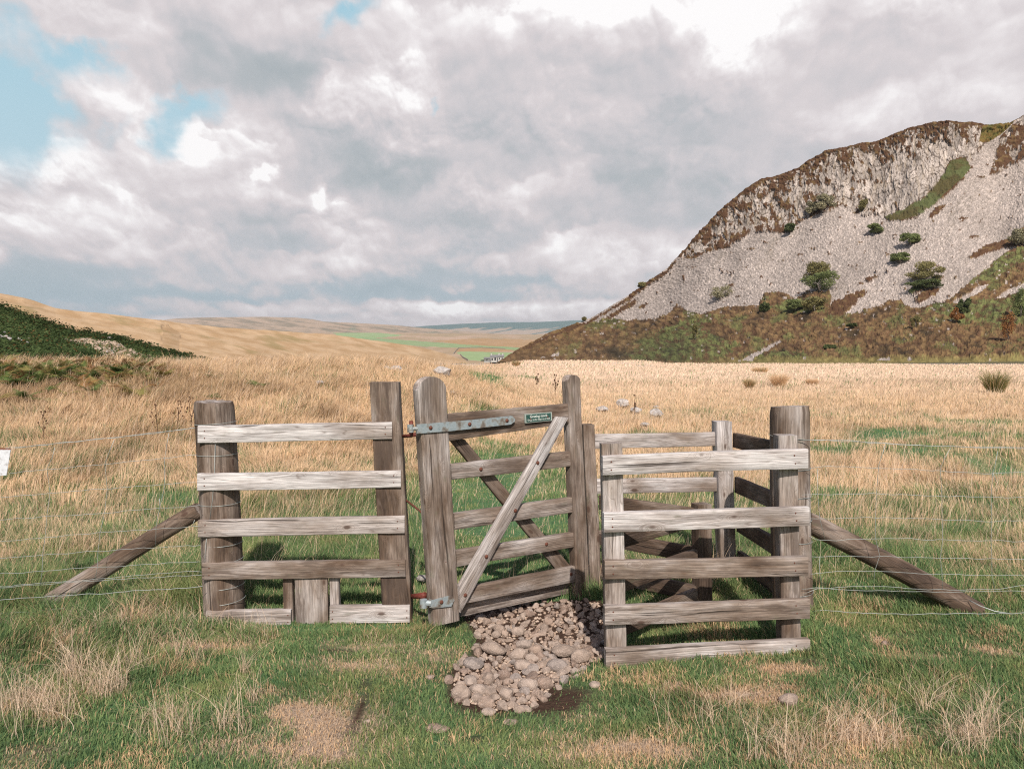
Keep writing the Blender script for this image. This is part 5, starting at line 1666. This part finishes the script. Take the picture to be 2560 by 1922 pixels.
for k, ((zx, zy), rz_, lab, fl) in enumerate(loose):
    px, py = 1040 + zx / 3.758, 1480 + zy / 3.758
    p = hit(px, py); r = rz_ / 3.758 * p[1] / F
    put('stone', stone_mesh('stone', 640 + k, flat=fl), (p[0], p[1], p[2] + r * .28), r, rr.uniform(-.3, .3), lab, 'stone', 'loose stones lying in the turf')
for px, py, rpx, lab, k in ((1972, 1758, 24, 'brown angular stone in the turf below the pen', 1), (918, 1806, 8, 'tiny whitish stone in the turf left of the bare soil', 2), (2212, 1612, 11, 'small tan stone in the turf right of the pen', 3), (1512, 1636, 9, 'tiny stone at the foot of the left post of the pen', 4)):
    p = hit(px, py); r = rpx * p[1] / F
    put('stone', stone_mesh('stone', 660 + k, facets=6), (p[0], p[1], p[2] + r * .3), r, .4, lab, 'stone', 'loose stones lying in the turf')
rocks = [(1056, 1466, 13, 'white rock on the grass just left of the gate heel'), (968, 932, 12, 'white rock on the mound behind the square post'), (992, 934, 15, 'dark-capped boulder on the mound behind the square post'),
         (1108, 942, 22, 'grey rock on the mound behind the top of the gate'), (800, 965, 8, 'small white rock in the dry grass between the two left posts'), (1506, 1034, 16, 'flat pale rock in the dry grass just right of the meeting post'),
         (1556, 1020, 20, 'low pale rock at the back of the group right of the gate'), (1590, 1036, 14, 'low rock between the dead stem and the flat pale rocks'), (1640, 1048, 20, 'long white rock low in the grass above the pen'), (1612, 1072, 12, 'rounded white rock just above the pen rail'), (1640, 1024, 7, 'small pale rock right of the dead stem'),
         (1130, 990, 9, 'small pale rock beside the trodden trail')]
for k, (px, py, rpx, lab) in enumerate(rocks):
    p = hit(px, py); r = rpx * p[1] / F
    put('rock', stone_mesh('rock', 700 + k, facets=7, flat=.62, mat=M_ROCK, rough=.2), (p[0], p[1], p[2] + r * .45 + .04), r, k * 1.3 % .8 - .4, lab, 'rock', 'pale rocks lying in the rough grass')

# ------------------------------------------------------------------ leafy plants
M_BARK, t, out = material('bark')
geo = t.node('ShaderNodeNewGeometry').outputs['Position']
principled(t, out, t.ramp(t.noise(geo, 6, 4, .6), [(.3, (.16, .13, .11)), (.7, (.34, .30, .27))]), .9, spec=.1)
M_DEAD, t, out = material('dead_stem')
principled(t, out, (.085, .045, .028), .9, spec=.1)


def leaf_cloud(name, centers, radii, n, leaf, cols, seed, parent, mat=None, flatten=1.0):
    """thousands of leaf-sized faces spread through several clumps"""
    rng = np.random.default_rng(seed)
    centers = np.asarray(centers, float); radii = np.asarray(radii, float)
    vol = radii.prod(1) ** .8; pick = rng.choice(len(centers), n, p=vol / vol.sum())
    dv = rng.normal(size=(n, 3)); dv /= np.linalg.norm(dv, axis=1, keepdims=True)
    rad = rng.random(n) ** .42
    p = centers[pick] + dv * radii[pick] * rad[:, None]
    s = leaf * rng.uniform(.6, 1.35, n)[:, None]
    a = rng.normal(size=(n, 3)); a /= np.linalg.norm(a, axis=1, keepdims=True)
    b = np.cross(a, rng.normal(size=(n, 3))); b /= np.linalg.norm(b, axis=1, keepdims=True)
    V = np.stack([p - a * s, p + b * s * .55, p + a * s, p - b * s * .55], 1).reshape(-1, 3)
    Fc = (np.arange(n) * 4)[:, None] + np.arange(4)[None]
    cl = np.asarray(cols, float)
    c = lerp(cl[0], cl[1], rng.random((n, 1))) * rng.uniform(.75, 1.25, (n, 1))
    tintc = rng.uniform(.8, 1.2, len(centers))[pick]
    c = c * tintc[:, None]
    return mesh_obj(name, V, Fc, mat or M_GRASS, parent, smooth=False, attrs={'col': ('FLOAT_COLOR', np.repeat(c, 4, 0))})


def bush(base, w, h, cols, seed, label, cat='bush', name='bush', trunk=True, n=1500, leaf=.2, conical=False, group=None):
    base = np.asarray(base, float)
    r = empty(name, base, label, cat, group)
    q = random.Random(seed)
    cs, rs = [], []
    for i in range(20):
        a = q.uniform(0, 6.28); s = q.random() ** .6; zf = q.uniform(.14, .84)
        k = (1 - zf) * 1.1 if conical else math.sqrt(max(.1, 1 - ((zf - .40) / .58) ** 2))
        cs.append(base + [math.cos(a) * w * .5 * s * k, math.sin(a) * w * .5 * s * k, h * zf])
        rs.append(np.array([w * .21, w * .21, h * .19]) * q.uniform(.65, 1.2) * (k if conical else 1))
    leaf_cloud('crown', cs, rs, n, leaf, cols, seed, r)
    parts = [tube([base - [0, 0, .3], base + [q.uniform(-.1, .1) * w, 0, h * .35], base + [q.uniform(-.1, .1) * w, 0, h * .7]], [w * .035 + .04, w * .025 + .03, .02], 6)]
    for i in range(5):
        c = np.array(cs[i]); parts.append(tube([base + [0, 0, h * q.uniform(.1, .3)], (base + c) / 2 + [0, 0, h * .12], c], [w * .02 + .02, .03, .012], 5))
    V, Fc = merge(parts)
    mesh_obj('trunk', V, Fc, M_BARK, r, recalc=True)
    return r


OLIVE = [(.19, .17, .07), (.32, .28, .13)]; GRN = [(.14, .175, .07), (.26, .285, .12)]; ORG = [(.28, .13, .05), (.38, .19, .08)]; PALEG = [(.27, .25, .16), (.40, .36, .23)]; DARK = [(.075, .10, .045), (.15, .17, .07)]
cg = 'bushes scattered over the scree and heather of the crag'
for (zx, zy, rx, h, cols, lab, kw) in (
        (1325, 712, 46, 72, OLIVE, 'upper olive bush of the pair standing on the scree', {}),
        (1345, 775, 68, 84, GRN, 'lower green bush of the pair standing on the scree', {}),
        (1790, 722, 64, 80, OLIVE, 'wide olive bush alone on the right of the scree', {}),
        (1785, 762, 60, 36, DARK, 'low dark green bush at the foot of the wide olive one', {}),
        (1585, 522, 32, 38, GRN, 'small dark bush high on the scree below the cliff', {}),
        (1727, 572, 38, 50, GRN, 'small round bush in the middle of the scree', {}),
        (1682, 644, 34, 44, GRN, 'small bush low on the scree between larger ones', {}),
        (1110, 858, 22, 68, DARK, 'dark narrow conical tree at the top of the heather', dict(conical=True)),
        (1360, 430, 36, 76, PALEG, 'pale leafy tree at the foot of the cliff', {}),
        (1310, 440, 26, 60, PALEG, 'smaller pale tree left of the one at the cliff foot', {}),
        (1525, 425, 16, 44, OLIVE, 'thin tree against the cliff foot further right', {}),
        (920, 800, 46, 66, PALEG, 'thin pale half-bare tree on the lower scree', dict(n=500)),
        (1218, 515, 30, 34, DARK, 'dark bush at the left foot of the cliff', {}),
        (1320, 862, 44, 60, OLIVE, 'bushy olive tree below the pair on the scree', {}),
        (1240, 850, 40, 44, GRN, 'low green tree on the heather under the scree', {}),
        (2180, 575, 36, 66, PALEG, 'pale tree on the brown ledge at the right edge', {}),
        (1915, 900, 32, 66, ORG, 'orange-brown conical tree on the green slope at the right', dict(conical=True)),
        (1945, 866, 28, 66, DARK, 'dark tree just right of the orange conical one', {}),
        (815, 975, 12, 66, OLIVE, 'slender birch with a thin white stem in the left heather', dict(n=260)),
        (2138, 990, 30, 110, ORG, 'birch with a white stem low on the right slope', dict(n=500)),
        (2192, 882, 30, 120, GRN, 'tall birch at the right edge of the picture', dict(n=700)),
        (1478, 930, 20, 16, DARK, 'dark low bush in the middle of the heather', {}),
        (1750, 932, 20, 50, OLIVE, 'thin olive sapling on the heather below the scree', dict(n=300)),
        (1380, 1010, 26, 16, DARK, 'dark bush low down near the white stone run', {}),
        (590, 748, 18, 22, OLIVE, 'small shrub on the skyline of the left ridge', {}),
        (345, 890, 8, 14, OLIVE, 'tiny shrub on the skyline at the low end of the crag', {})):
    px, py = 1260 + zx / 1.7015, 280 + zy / 1.7015
    b = np.array(crag_at(px, py)); m = b[1] / F / 1.7015
    bush(b + [0, -.6, .2], 2 * rx * m, h * m, cols, int(zx), lab, cat='tree' if 'tree' in lab or 'birch' in lab or 'sapling' in lab else 'bush', name='tree' if 'tree' in lab or 'birch' in lab or 'sapling' in lab else 'bush',
         group=cg, leaf=max(.15, 1.5 * m * 2.2), n=kw.get('n', 1300) * 3, conical=kw.get('conical', False))
rng = np.random.default_rng(71)
# bracken clothing the bank
n = 70000
bx = rng.uniform(-300, 520, n); u = rng.random(n)
top = np.interp(bx, [p[0] for p in BANK_TOP], [p[1] for p in BANK_TOP]); by = top + (918 - top) * u
nn = fbm(bx * .12, by * .2, 3, 452)
bare = poly_in(bx + 10 * nn, by + 5 * nn, [(155, 846), (230, 845), (300, 858), (345, 880), (400, 898), (250, 900), (232, 876), (190, 862)])
k = ~bare | (rng.random(n) < .10)
bx, by = bx[k], by[k]
pts = np.array([bank_at(a, b) for a, b in zip(bx, by)])
pts += rng.normal(size=pts.shape) * [.25, .25, .0]
pts[:, 2] += rng.uniform(0, .62, len(pts)) * (0.6 + .8 * fbm(bx * .05, by * .1, 2, 88))
n = len(pts)
a = rng.normal(size=(n, 3)); a[:, 2] = np.abs(a[:, 2]) * .5; a /= np.linalg.norm(a, axis=1, keepdims=True)
b = np.cross(a, rng.normal(size=(n, 3))); b /= np.linalg.norm(b, axis=1, keepdims=True)
s = rng.uniform(.07, .16, (n, 1))
V = np.stack([pts - a * s, pts + b * s * .5, pts + a * s, pts - b * s * .5], 1).reshape(-1, 3)
cn = fbm(bx * .02, by * .06, 3, 89)
c = lerp(np.array([.055, .085, .034]), np.array([.115, .155, .058]), (sstep(-.4, .5, cn)[:, None] * .6 + .4 * rng.random((n, 1))))
c = lerp(c, np.array([.16, .10, .04]), (rng.random((n, 1)) < .08) * 1.0)
# fronds coloured darker towards the crest
c = c * lerp(1.0, .62, sstep(.45, .15, (by - np.interp(bx, [p[0] for p in BANK_TOP], [p[1] for p in BANK_TOP])) / 60.0))[:, None]
tag(mesh_obj('bracken', V, (np.arange(n) * 4)[:, None] + np.arange(4)[None], M_GRASS, smooth=False, attrs={'col': ('FLOAT_COLOR', np.repeat(c, 4, 0))}), kind='stuff', label='dark green bracken covering the left bank')
for k, (px, py, rpx) in enumerate(((6, 850, 7), (20, 853, 6), (30, 858, 8), (42, 862, 6), (50, 860, 5), (60, 861, 7), (14, 842, 4), (72, 868, 5), (78, 852, 4), (2, 862, 6), (36, 852, 4),
                                   (272, 886, 4), (283, 883, 4), (276, 851, 4), (300, 866, 3), (288, 890, 3))):
    b_ = np.array(bank_at(px, py)); r = rpx * b_[1] / F
    lab = 'white boulders showing through the bracken at the far left' if px < 100 else 'pale stones on the bare track between the bracken'
    put('boulder', stone_mesh('boulder', 760 + k, facets=6, sub=2, mat=M_ROCK, flat=.7), b_ + [0, -.25, .25], r, k, lab, 'boulder', lab)


# fern fronds: an arching stem with tapering leaflets
def frond_geo(base, az_, Ln, arch, rng, cols):
    n = 13
    dirh = np.array([math.cos(az_), math.sin(az_), 0.0])
    side = np.array([-dirh[1], dirh[0], 0.0])
    V, Fc, C = [], [], []
    c0 = lerp(np.array(cols[0]), np.array(cols[1]), rng.random()) * rng.uniform(.8, 1.2)
    def pt(s): return base + dirh * Ln * (s * .62 + arch * .35 * s * s) + np.array([0, 0, 1.0]) * Ln * (s * .85 - arch * .75 * s * s)
    for i in range(n):
        s = .18 + .82 * i / n; w = Ln * .34 * math.sin(min(1, (1 - s) * 1.25 + .05) * math.pi / 2) * (.5 + .5 * min(1, (s - .1) * 4))
        a = pt(s); b = pt(min(1, s + .05)); f = pt(min(1, s + .09))
        for sg in (-1, 1):
            tip = a + side * sg * w + (f - a) * 1.2 - np.array([0, 0, w * .25])
            k = len(V); V += [a, tip, b]; Fc.append((k, k + 1, k + 2)); C += [c0 * rng.uniform(.85, 1.15)] * 3
    st, sf = tube([pt(0), pt(.3), pt(.6), pt(1)], [.004, .003, .002, .001], 3)
    for f in sf:
        if len(f) == 4:
            k = len(V); V += [st[j] for j in f[:3]]; Fc.append((k, k + 1, k + 2)); C += [c0 * .8] * 3
            k = len(V); V += [st[f[0]], st[f[2]], st[f[3]]]; Fc.append((k, k + 1, k + 2)); C += [c0 * .8] * 3
    return V, Fc, C


def fern_mesh(name, plants, cols_list, seed, parent=None):
    rng = np.random.default_rng(seed)
    V, Fc, C = [], [], []
    for (base, Ln, m) in plants:
        cols = cols_list[rng.integers(len(cols_list))]
        for i in range(m):
            v, f, c = frond_geo(np.asarray(base, float), rng.uniform(0, 6.28), Ln * rng.uniform(.7, 1.15), rng.uniform(.3, 1.0), rng, cols)
            k = len(V); V += v; Fc += [tuple(j + k for j in q) for q in f]; C += c
    return mesh_obj(name, np.array(V), np.array(Fc), M_GRASS, parent, smooth=False, attrs={'col': ('FLOAT_COLOR', np.array(C))})


FG = [(.09, .14, .045), (.18, .225, .075)]; FB = [(.22, .11, .05), (.34, .19, .08)]; FY = [(.28, .26, .09), (.38, .31, .12)]
q = random.Random(81); plants = []
for i in range(260):
    px = q.uniform(-60, 345) if q.random() < .85 else q.uniform(300, 420); py = q.gauss(932, 26) + (px * .03)
    if py < 893: py = 893 + q.random() * 20
    plants.append((hit(px, py) + [0, 0, .06], q.uniform(.26, .46), q.randrange(3, 6)))
tag(fern_mesh('bracken_patch', plants, [FG, FG, FY, FB], 82), kind='stuff', label='green and browning bracken growing on the mound at the far left')
for k, (px, py, Ln, cols, lab) in enumerate(((646, 972, .42, FG, 'green fern standing alone on the mound, tallest of the scattered ones'), (611, 955, .24, FG, 'small fern left of the tallest one on the mound'), (567, 942, .24, FB, 'brownish fern on the mound above the round post'),
                                             (530, 948, .26, FG, 'fern on the mound just above and left of the others'), (528, 1000, .34, FG, 'fern showing just over the top of the left round post'), (394, 930, .34, FB, 'dark brown fern on the brow of the mound'),
                                             (417, 985, .26, FG, 'small green fern low on the mound left of the round post'), (126, 1012, .40, FG, 'green fern in brown grass at the left'), (150, 1040, .3, FB, 'rusty brown fern below the green one at the left'), (672, 985, .22, FB, 'small brown fern right of the tallest green one'))):
    f = fern_mesh('fern', [(hit(px, py), Ln, 6)], [cols], 90 + k); tag(f, lab, 'fern', 'single ferns on the mound')

# dead thistle stems
for k, (px, py, h, lab) in enumerate(((107, 1108, .42, 'dead brown thistle standing above the left wire fence'), (392, 1100, .50, 'dead brown stem left of the round post, furthest from it'), (447, 1085, .48, 'dead brown stem between two others left of the round post'),
                                      (477, 1090, .55, 'dead brown stem nearest to the round post'), (1587, 1050, .62, 'single dark dead stem among the pale rocks'), (1388, 992, .75, 'branched dead weed in the pale grass behind the meeting post'), (1342, 980, .6, 'faint dead weed left of the branched one'))):
    b = hit(px, py); q = random.Random(k + 5); parts = []
    stalk = [b + [0, 0, h * s] + np.array([q.uniform(-.02, .02), 0, 0]) for s in (0, .35, .7, 1)]
    r0 = max(.004, b[1] * .00035)
    parts.append(tube(stalk, [r0, r0, r0 * .8, r0 * .6], 5))
    for i in range(9):
        s = q.uniform(.3, .95); a0 = b + [0, 0, h * s]; an = q.uniform(0, 6.28); l = h * q.uniform(.12, .28) * (1.2 - s * .6)
        e = a0 + np.array([math.cos(an) * l * .6, math.sin(an) * l * .6, l * .9])
        if px == 1587: e = a0 + (e - a0) * .35
        parts.append(tube([a0, (a0 + e) / 2 + [0, 0, -.01], e], [r0 * .7, r0 * .6, r0 * .5], 4))
        parts.append(dome(e, [0, 0, 1], r0 * 3.2, r0 * 5, 6, 3))
    V, Fc = merge(parts)
    o = mesh_obj('dead_weed', V, Fc, M_DEAD, recalc=True); tag(o, lab, 'weed', 'dead weed stems')

# rush tussocks
rng = np.random.default_rng(33)
for k, (px, py, wpx, hpx, gcol, lab) in enumerate(((2488, 985, 34, 62, .8, 'big green rush tussock in the pale field at the far right'), (1873, 975, 9, 30, .4, 'narrow dark rush tussock in the field behind the pen'), (1947, 972, 22, 40, .0, 'straw-coloured tussock just left of the thick post'),
                                                  (2030, 966, 20, 20, .0, 'low straw tussock just right of the thick post'), (1900, 935, 30, 18, .2, 'golden tussock strip far out near the river'), (1290, 918, 12, 16, .4, 'small dark tussock beside the end of the trail'))):
    b = hit(px, py); m = b[1] / F; n = 900
    ang = rng.uniform(0, 6.28, n); rad = np.sqrt(rng.random(n)) * wpx * m * .5
    x = b[0] + np.cos(ang) * rad; y = b[1] + np.sin(ang) * rad * .6
    H = hpx * m * rng.uniform(.5, 1.1, n); col = np.where(rng.random((n, 1)) < gcol, lerp(np.array([.15, .16, .06]), np.array([.30, .27, .12]), rng.random((n, 1))), lerp(C_GOLD, C_STRAW, rng.random((n, 1))))
    o = blades('rush_tussock', x, y, ground_h(x, y), H, np.maximum(.005, .0006 * b[1]), ang + rng.normal(size=n) * .4, rng.uniform(.1, .8, n), col * 1.15, rng); tag(o, lab, 'tussock', 'rush tussocks in the field')

# ------------------------------------------------------------------ river, farm and dry stone walls in the dale
M_WATER, t, out = material('river_water')
principled(t, out, (.08, .10, .10), .25, spec=.5)
x = np.linspace(-60, 160, 23)
V = [(a, 104 + 4 * math.sin(a * .05), -.62) for a in x] + [(a, 176 + 3 * math.sin(a * .04), -.62) for a in x]
Fc = [(i, i + 1, 24 + i, 23 + i) for i in range(22)]
tag(mesh_obj('river', V, Fc, M_WATER, smooth=False), kind='structure', label='narrow river at the foot of the crag')

M_LIME, t, out = material('whitewash'); principled(t, out, (.48, .46, .43), .9, spec=.1)
M_SLATE, t, out = material('slate'); principled(t, out, (.20, .19, .19), .8, spec=.2)
M_DARK, t, out = material('dark_opening'); principled(t, out, (.03, .03, .035), .6)


def house(name, cx, d, zb, w, dep, h, rh, label, wins, roofcol=None, chim=True):
    r = empty(name, (cx, d, zb), label, 'farm building')
    x0, x1, y0, y1 = cx - w / 2, cx + w / 2, d, d + dep
    V = [(x0, y0, zb - 1), (x1, y0, zb - 1), (x1, y1, zb - 1), (x0, y1, zb - 1), (x0, y0, zb + h), (x1, y0, zb + h), (x1, y1, zb + h), (x0, y1, zb + h), (x0, d + dep / 2, zb + h + rh), (x1, d + dep / 2, zb + h + rh)]
    mesh_obj('wall', V, [(0, 1, 5, 4), (1, 2, 6, 9, 5), (2, 3, 7, 6), (3, 0, 4, 8, 7)], M_LIME, r, smooth=False, recalc=True)
    o_ = .35; V = []
    for dz_ in (.02, .22): V += [(x0 - o_, y0 - o_, zb + h - .2 + dz_), (x1 + o_, y0 - o_, zb + h - .2 + dz_), (x1 + o_, d + dep / 2, zb + h + rh + dz_), (x0 - o_, d + dep / 2, zb + h + rh + dz_), (x0 - o_, y1 + o_, zb + h - .2 + dz_), (x1 + o_, y1 + o_, zb + h - .2 + dz_)]
    rf = mesh_obj('roof', V, [(0, 1, 2, 3), (3, 2, 5, 4), (6, 9, 8, 7), (9, 10, 11, 8), (0, 6, 7, 1), (4, 5, 11, 10), (0, 3, 9, 6), (3, 4, 10, 9), (1, 7, 8, 2), (2, 8, 11, 5)], M_SLATE, r, smooth=False, recalc=True)
    def bx3(a, b, c_, d_, e, f): return ([(a, c_, e), (b, c_, e), (b, d_, e), (a, d_, e), (a, c_, f), (b, c_, f), (b, d_, f), (a, d_, f)], [(0, 1, 5, 4), (1, 2, 6, 5), (2, 3, 7, 6), (3, 0, 4, 7), (4, 5, 6, 7), (3, 2, 1, 0)])
    if chim:
        for cxx in (x0 + .7, x1 - .7):
            v, f = bx3(cxx - .4, cxx + .4, d + dep / 2 - .4, d + dep / 2 + .4, zb + h + rh - .3, zb + h + rh + 1.2); mesh_obj('chimney', v, f, M_LIME, r, smooth=False, recalc=True)
    for (u, v0, ww, hh) in wins:
        v, f = bx3(cx + u - ww / 2, cx + u + ww / 2, d - .06, d + .1, zb + v0, zb + v0 + hh); mesh_obj('window', v, f, M_DARK, r, smooth=False, recalc=True)
    return r


def zat(y, d): return float(P(0, y, d)[2])
fd = 560.0; zb = zat(903, fd)
house('farmhouse', (1238 - CX) * fd / F, fd, zb, 7.2, 6, 3.0, 1.5, 'small white farmhouse in the dale at the foot of the crag', [(-2.2, .6, 1.1, 1.6), (0, .6, 1.2, 2.0), (2.2, .6, 1.1, 1.6)])
house('barn', (1226 - CX) * (fd + 10) / F, fd + 10, zb, 9.5, 5, 2.0, .8, 'low white barn adjoining the farmhouse, left of it', [(-2.6, .4, .9, 1.0), (.4, .4, .9, 1.0), (3, .4, .9, 1.0)], chim=False)
house('farmhouse', (1252 - CX) * (fd - 6) / F, fd - 6, zb + .8, 4.2, 5, 2.6, 1.2, 'white cottage half hidden by the slope, rightmost of the farm buildings', [(-1, .6, .9, 1.2), (1, .6, .9, 1.2)])
M_PEN, t, out = material('dark_fencing'); principled(t, out, (.05, .05, .055), .9)
parts = []
for i in range(9):
    xx = (1203 + i * 2.9 - CX) * (fd - 8) / F; hh = 1.0 + 1.1 * min(1, i / 5)
    parts.append(tube([(xx, fd - 8, zb - .3), (xx, fd - 8, zb + hh)], .14, 4))
for k_ in range(3):
    parts.append(tube([((1202 - CX) * (fd - 8) / F, fd - 8, zb + .3 + k_ * .3), ((1228 - CX) * (fd - 8) / F, fd - 8, zb + .4 + k_ * .75)], .11, 4))
V, Fc = merge(parts)
tag(mesh_obj('stock_pen', V, Fc, M_PEN, recalc=True), 'dark grid of sheep pens in front of the white barn', 'sheep pen')
M_DRY, t, out = material('dry_stone')
geo = t.node('ShaderNodeNewGeometry').outputs['Position']
principled(t, out, t.ramp(t.noise(geo, .9, 3, .6), [(.3, (.22, .19, .16)), (.7, (.42, .37, .32))]), .95, spec=.1)
for pts, lab in (([(1134, 886), (1140, 878), (1146, 871)], 'short dry stone wall climbing beside the green pasture'), ([(1146, 871), (1200, 869), (1262, 873)], 'long dry stone wall along the top of the lower pasture'),
                 ([(1150, 888), (1158, 895), (1170, 902)], 'pale dry stone wall dropping towards the farm'), ([(828, 824), (838, 828), (836, 834)], 'thin dry stone wall far off on the left of the pastures')):
    q3 = [np.array(valley_at(*p)) for p in pts]; V, Fc = [], []
    n0 = 0
    for a, b in zip(q3[:-1], q3[1:]):
        for i in range(9): V.append(a + (b - a) * i / 8)
    parts = []
    pth = np.array(V); dd = unit(pth[-1] - pth[0]); sd = np.array([-dd[1], dd[0], 0]) * .35
    V2 = []
    for i, p in enumerate(pth):
        hh = 1.5 + .15 * math.sin(i * 2.1); V2 += [p - sd - [0, 0, .5], p - sd * .7 + [0, 0, hh], p + sd * .7 + [0, 0, hh], p + sd - [0, 0, .5]]
    F2 = [(i * 4 + j, i * 4 + (j + 1) % 4, i * 4 + 4 + (j + 1) % 4, i * 4 + 4 + j) for i in range(len(pth) - 1) for j in range(4)] + [(3, 2, 1, 0), tuple(len(V2) - 4 + j for j in range(4))]
    tag(mesh_obj('stone_wall', V2, F2, M_DRY, smooth=False, recalc=True), lab, 'stone wall', 'dry stone walls in the dale')

# ------------------------------------------------------------------ the air of the dale
M_HAZE = bpy.data.materials.new('haze'); M_HAZE.use_nodes = True
t = NT(M_HAZE.node_tree); out = t.node('ShaderNodeOutputMaterial')
pv_ = t.node('ShaderNodeVolumePrincipled')
pv_.inputs['Color'].default_value = (.80, .88, .95, 1); pv_.inputs['Density'].default_value = .00006; pv_.inputs['Anisotropy'].default_value = .2
t.l.new(pv_.outputs[0], out.inputs['Volume'])
x0, x1, y0, y1, z0, z1 = -10800, 10800, -60, 8200, -120, 330
V = [(x0, y0, z0), (x1, y0, z0), (x1, y1, z0), (x0, y1, z0), (x0, y0, z1), (x1, y0, z1), (x1, y1, z1), (x0, y1, z1)]
tag(mesh_obj('haze', V, [(0, 3, 2, 1), (4, 5, 6, 7), (0, 1, 5, 4), (1, 2, 6, 5), (2, 3, 7, 6), (3, 0, 4, 7)], M_HAZE, smooth=False), kind='stuff', label='thin summer haze over the dale')
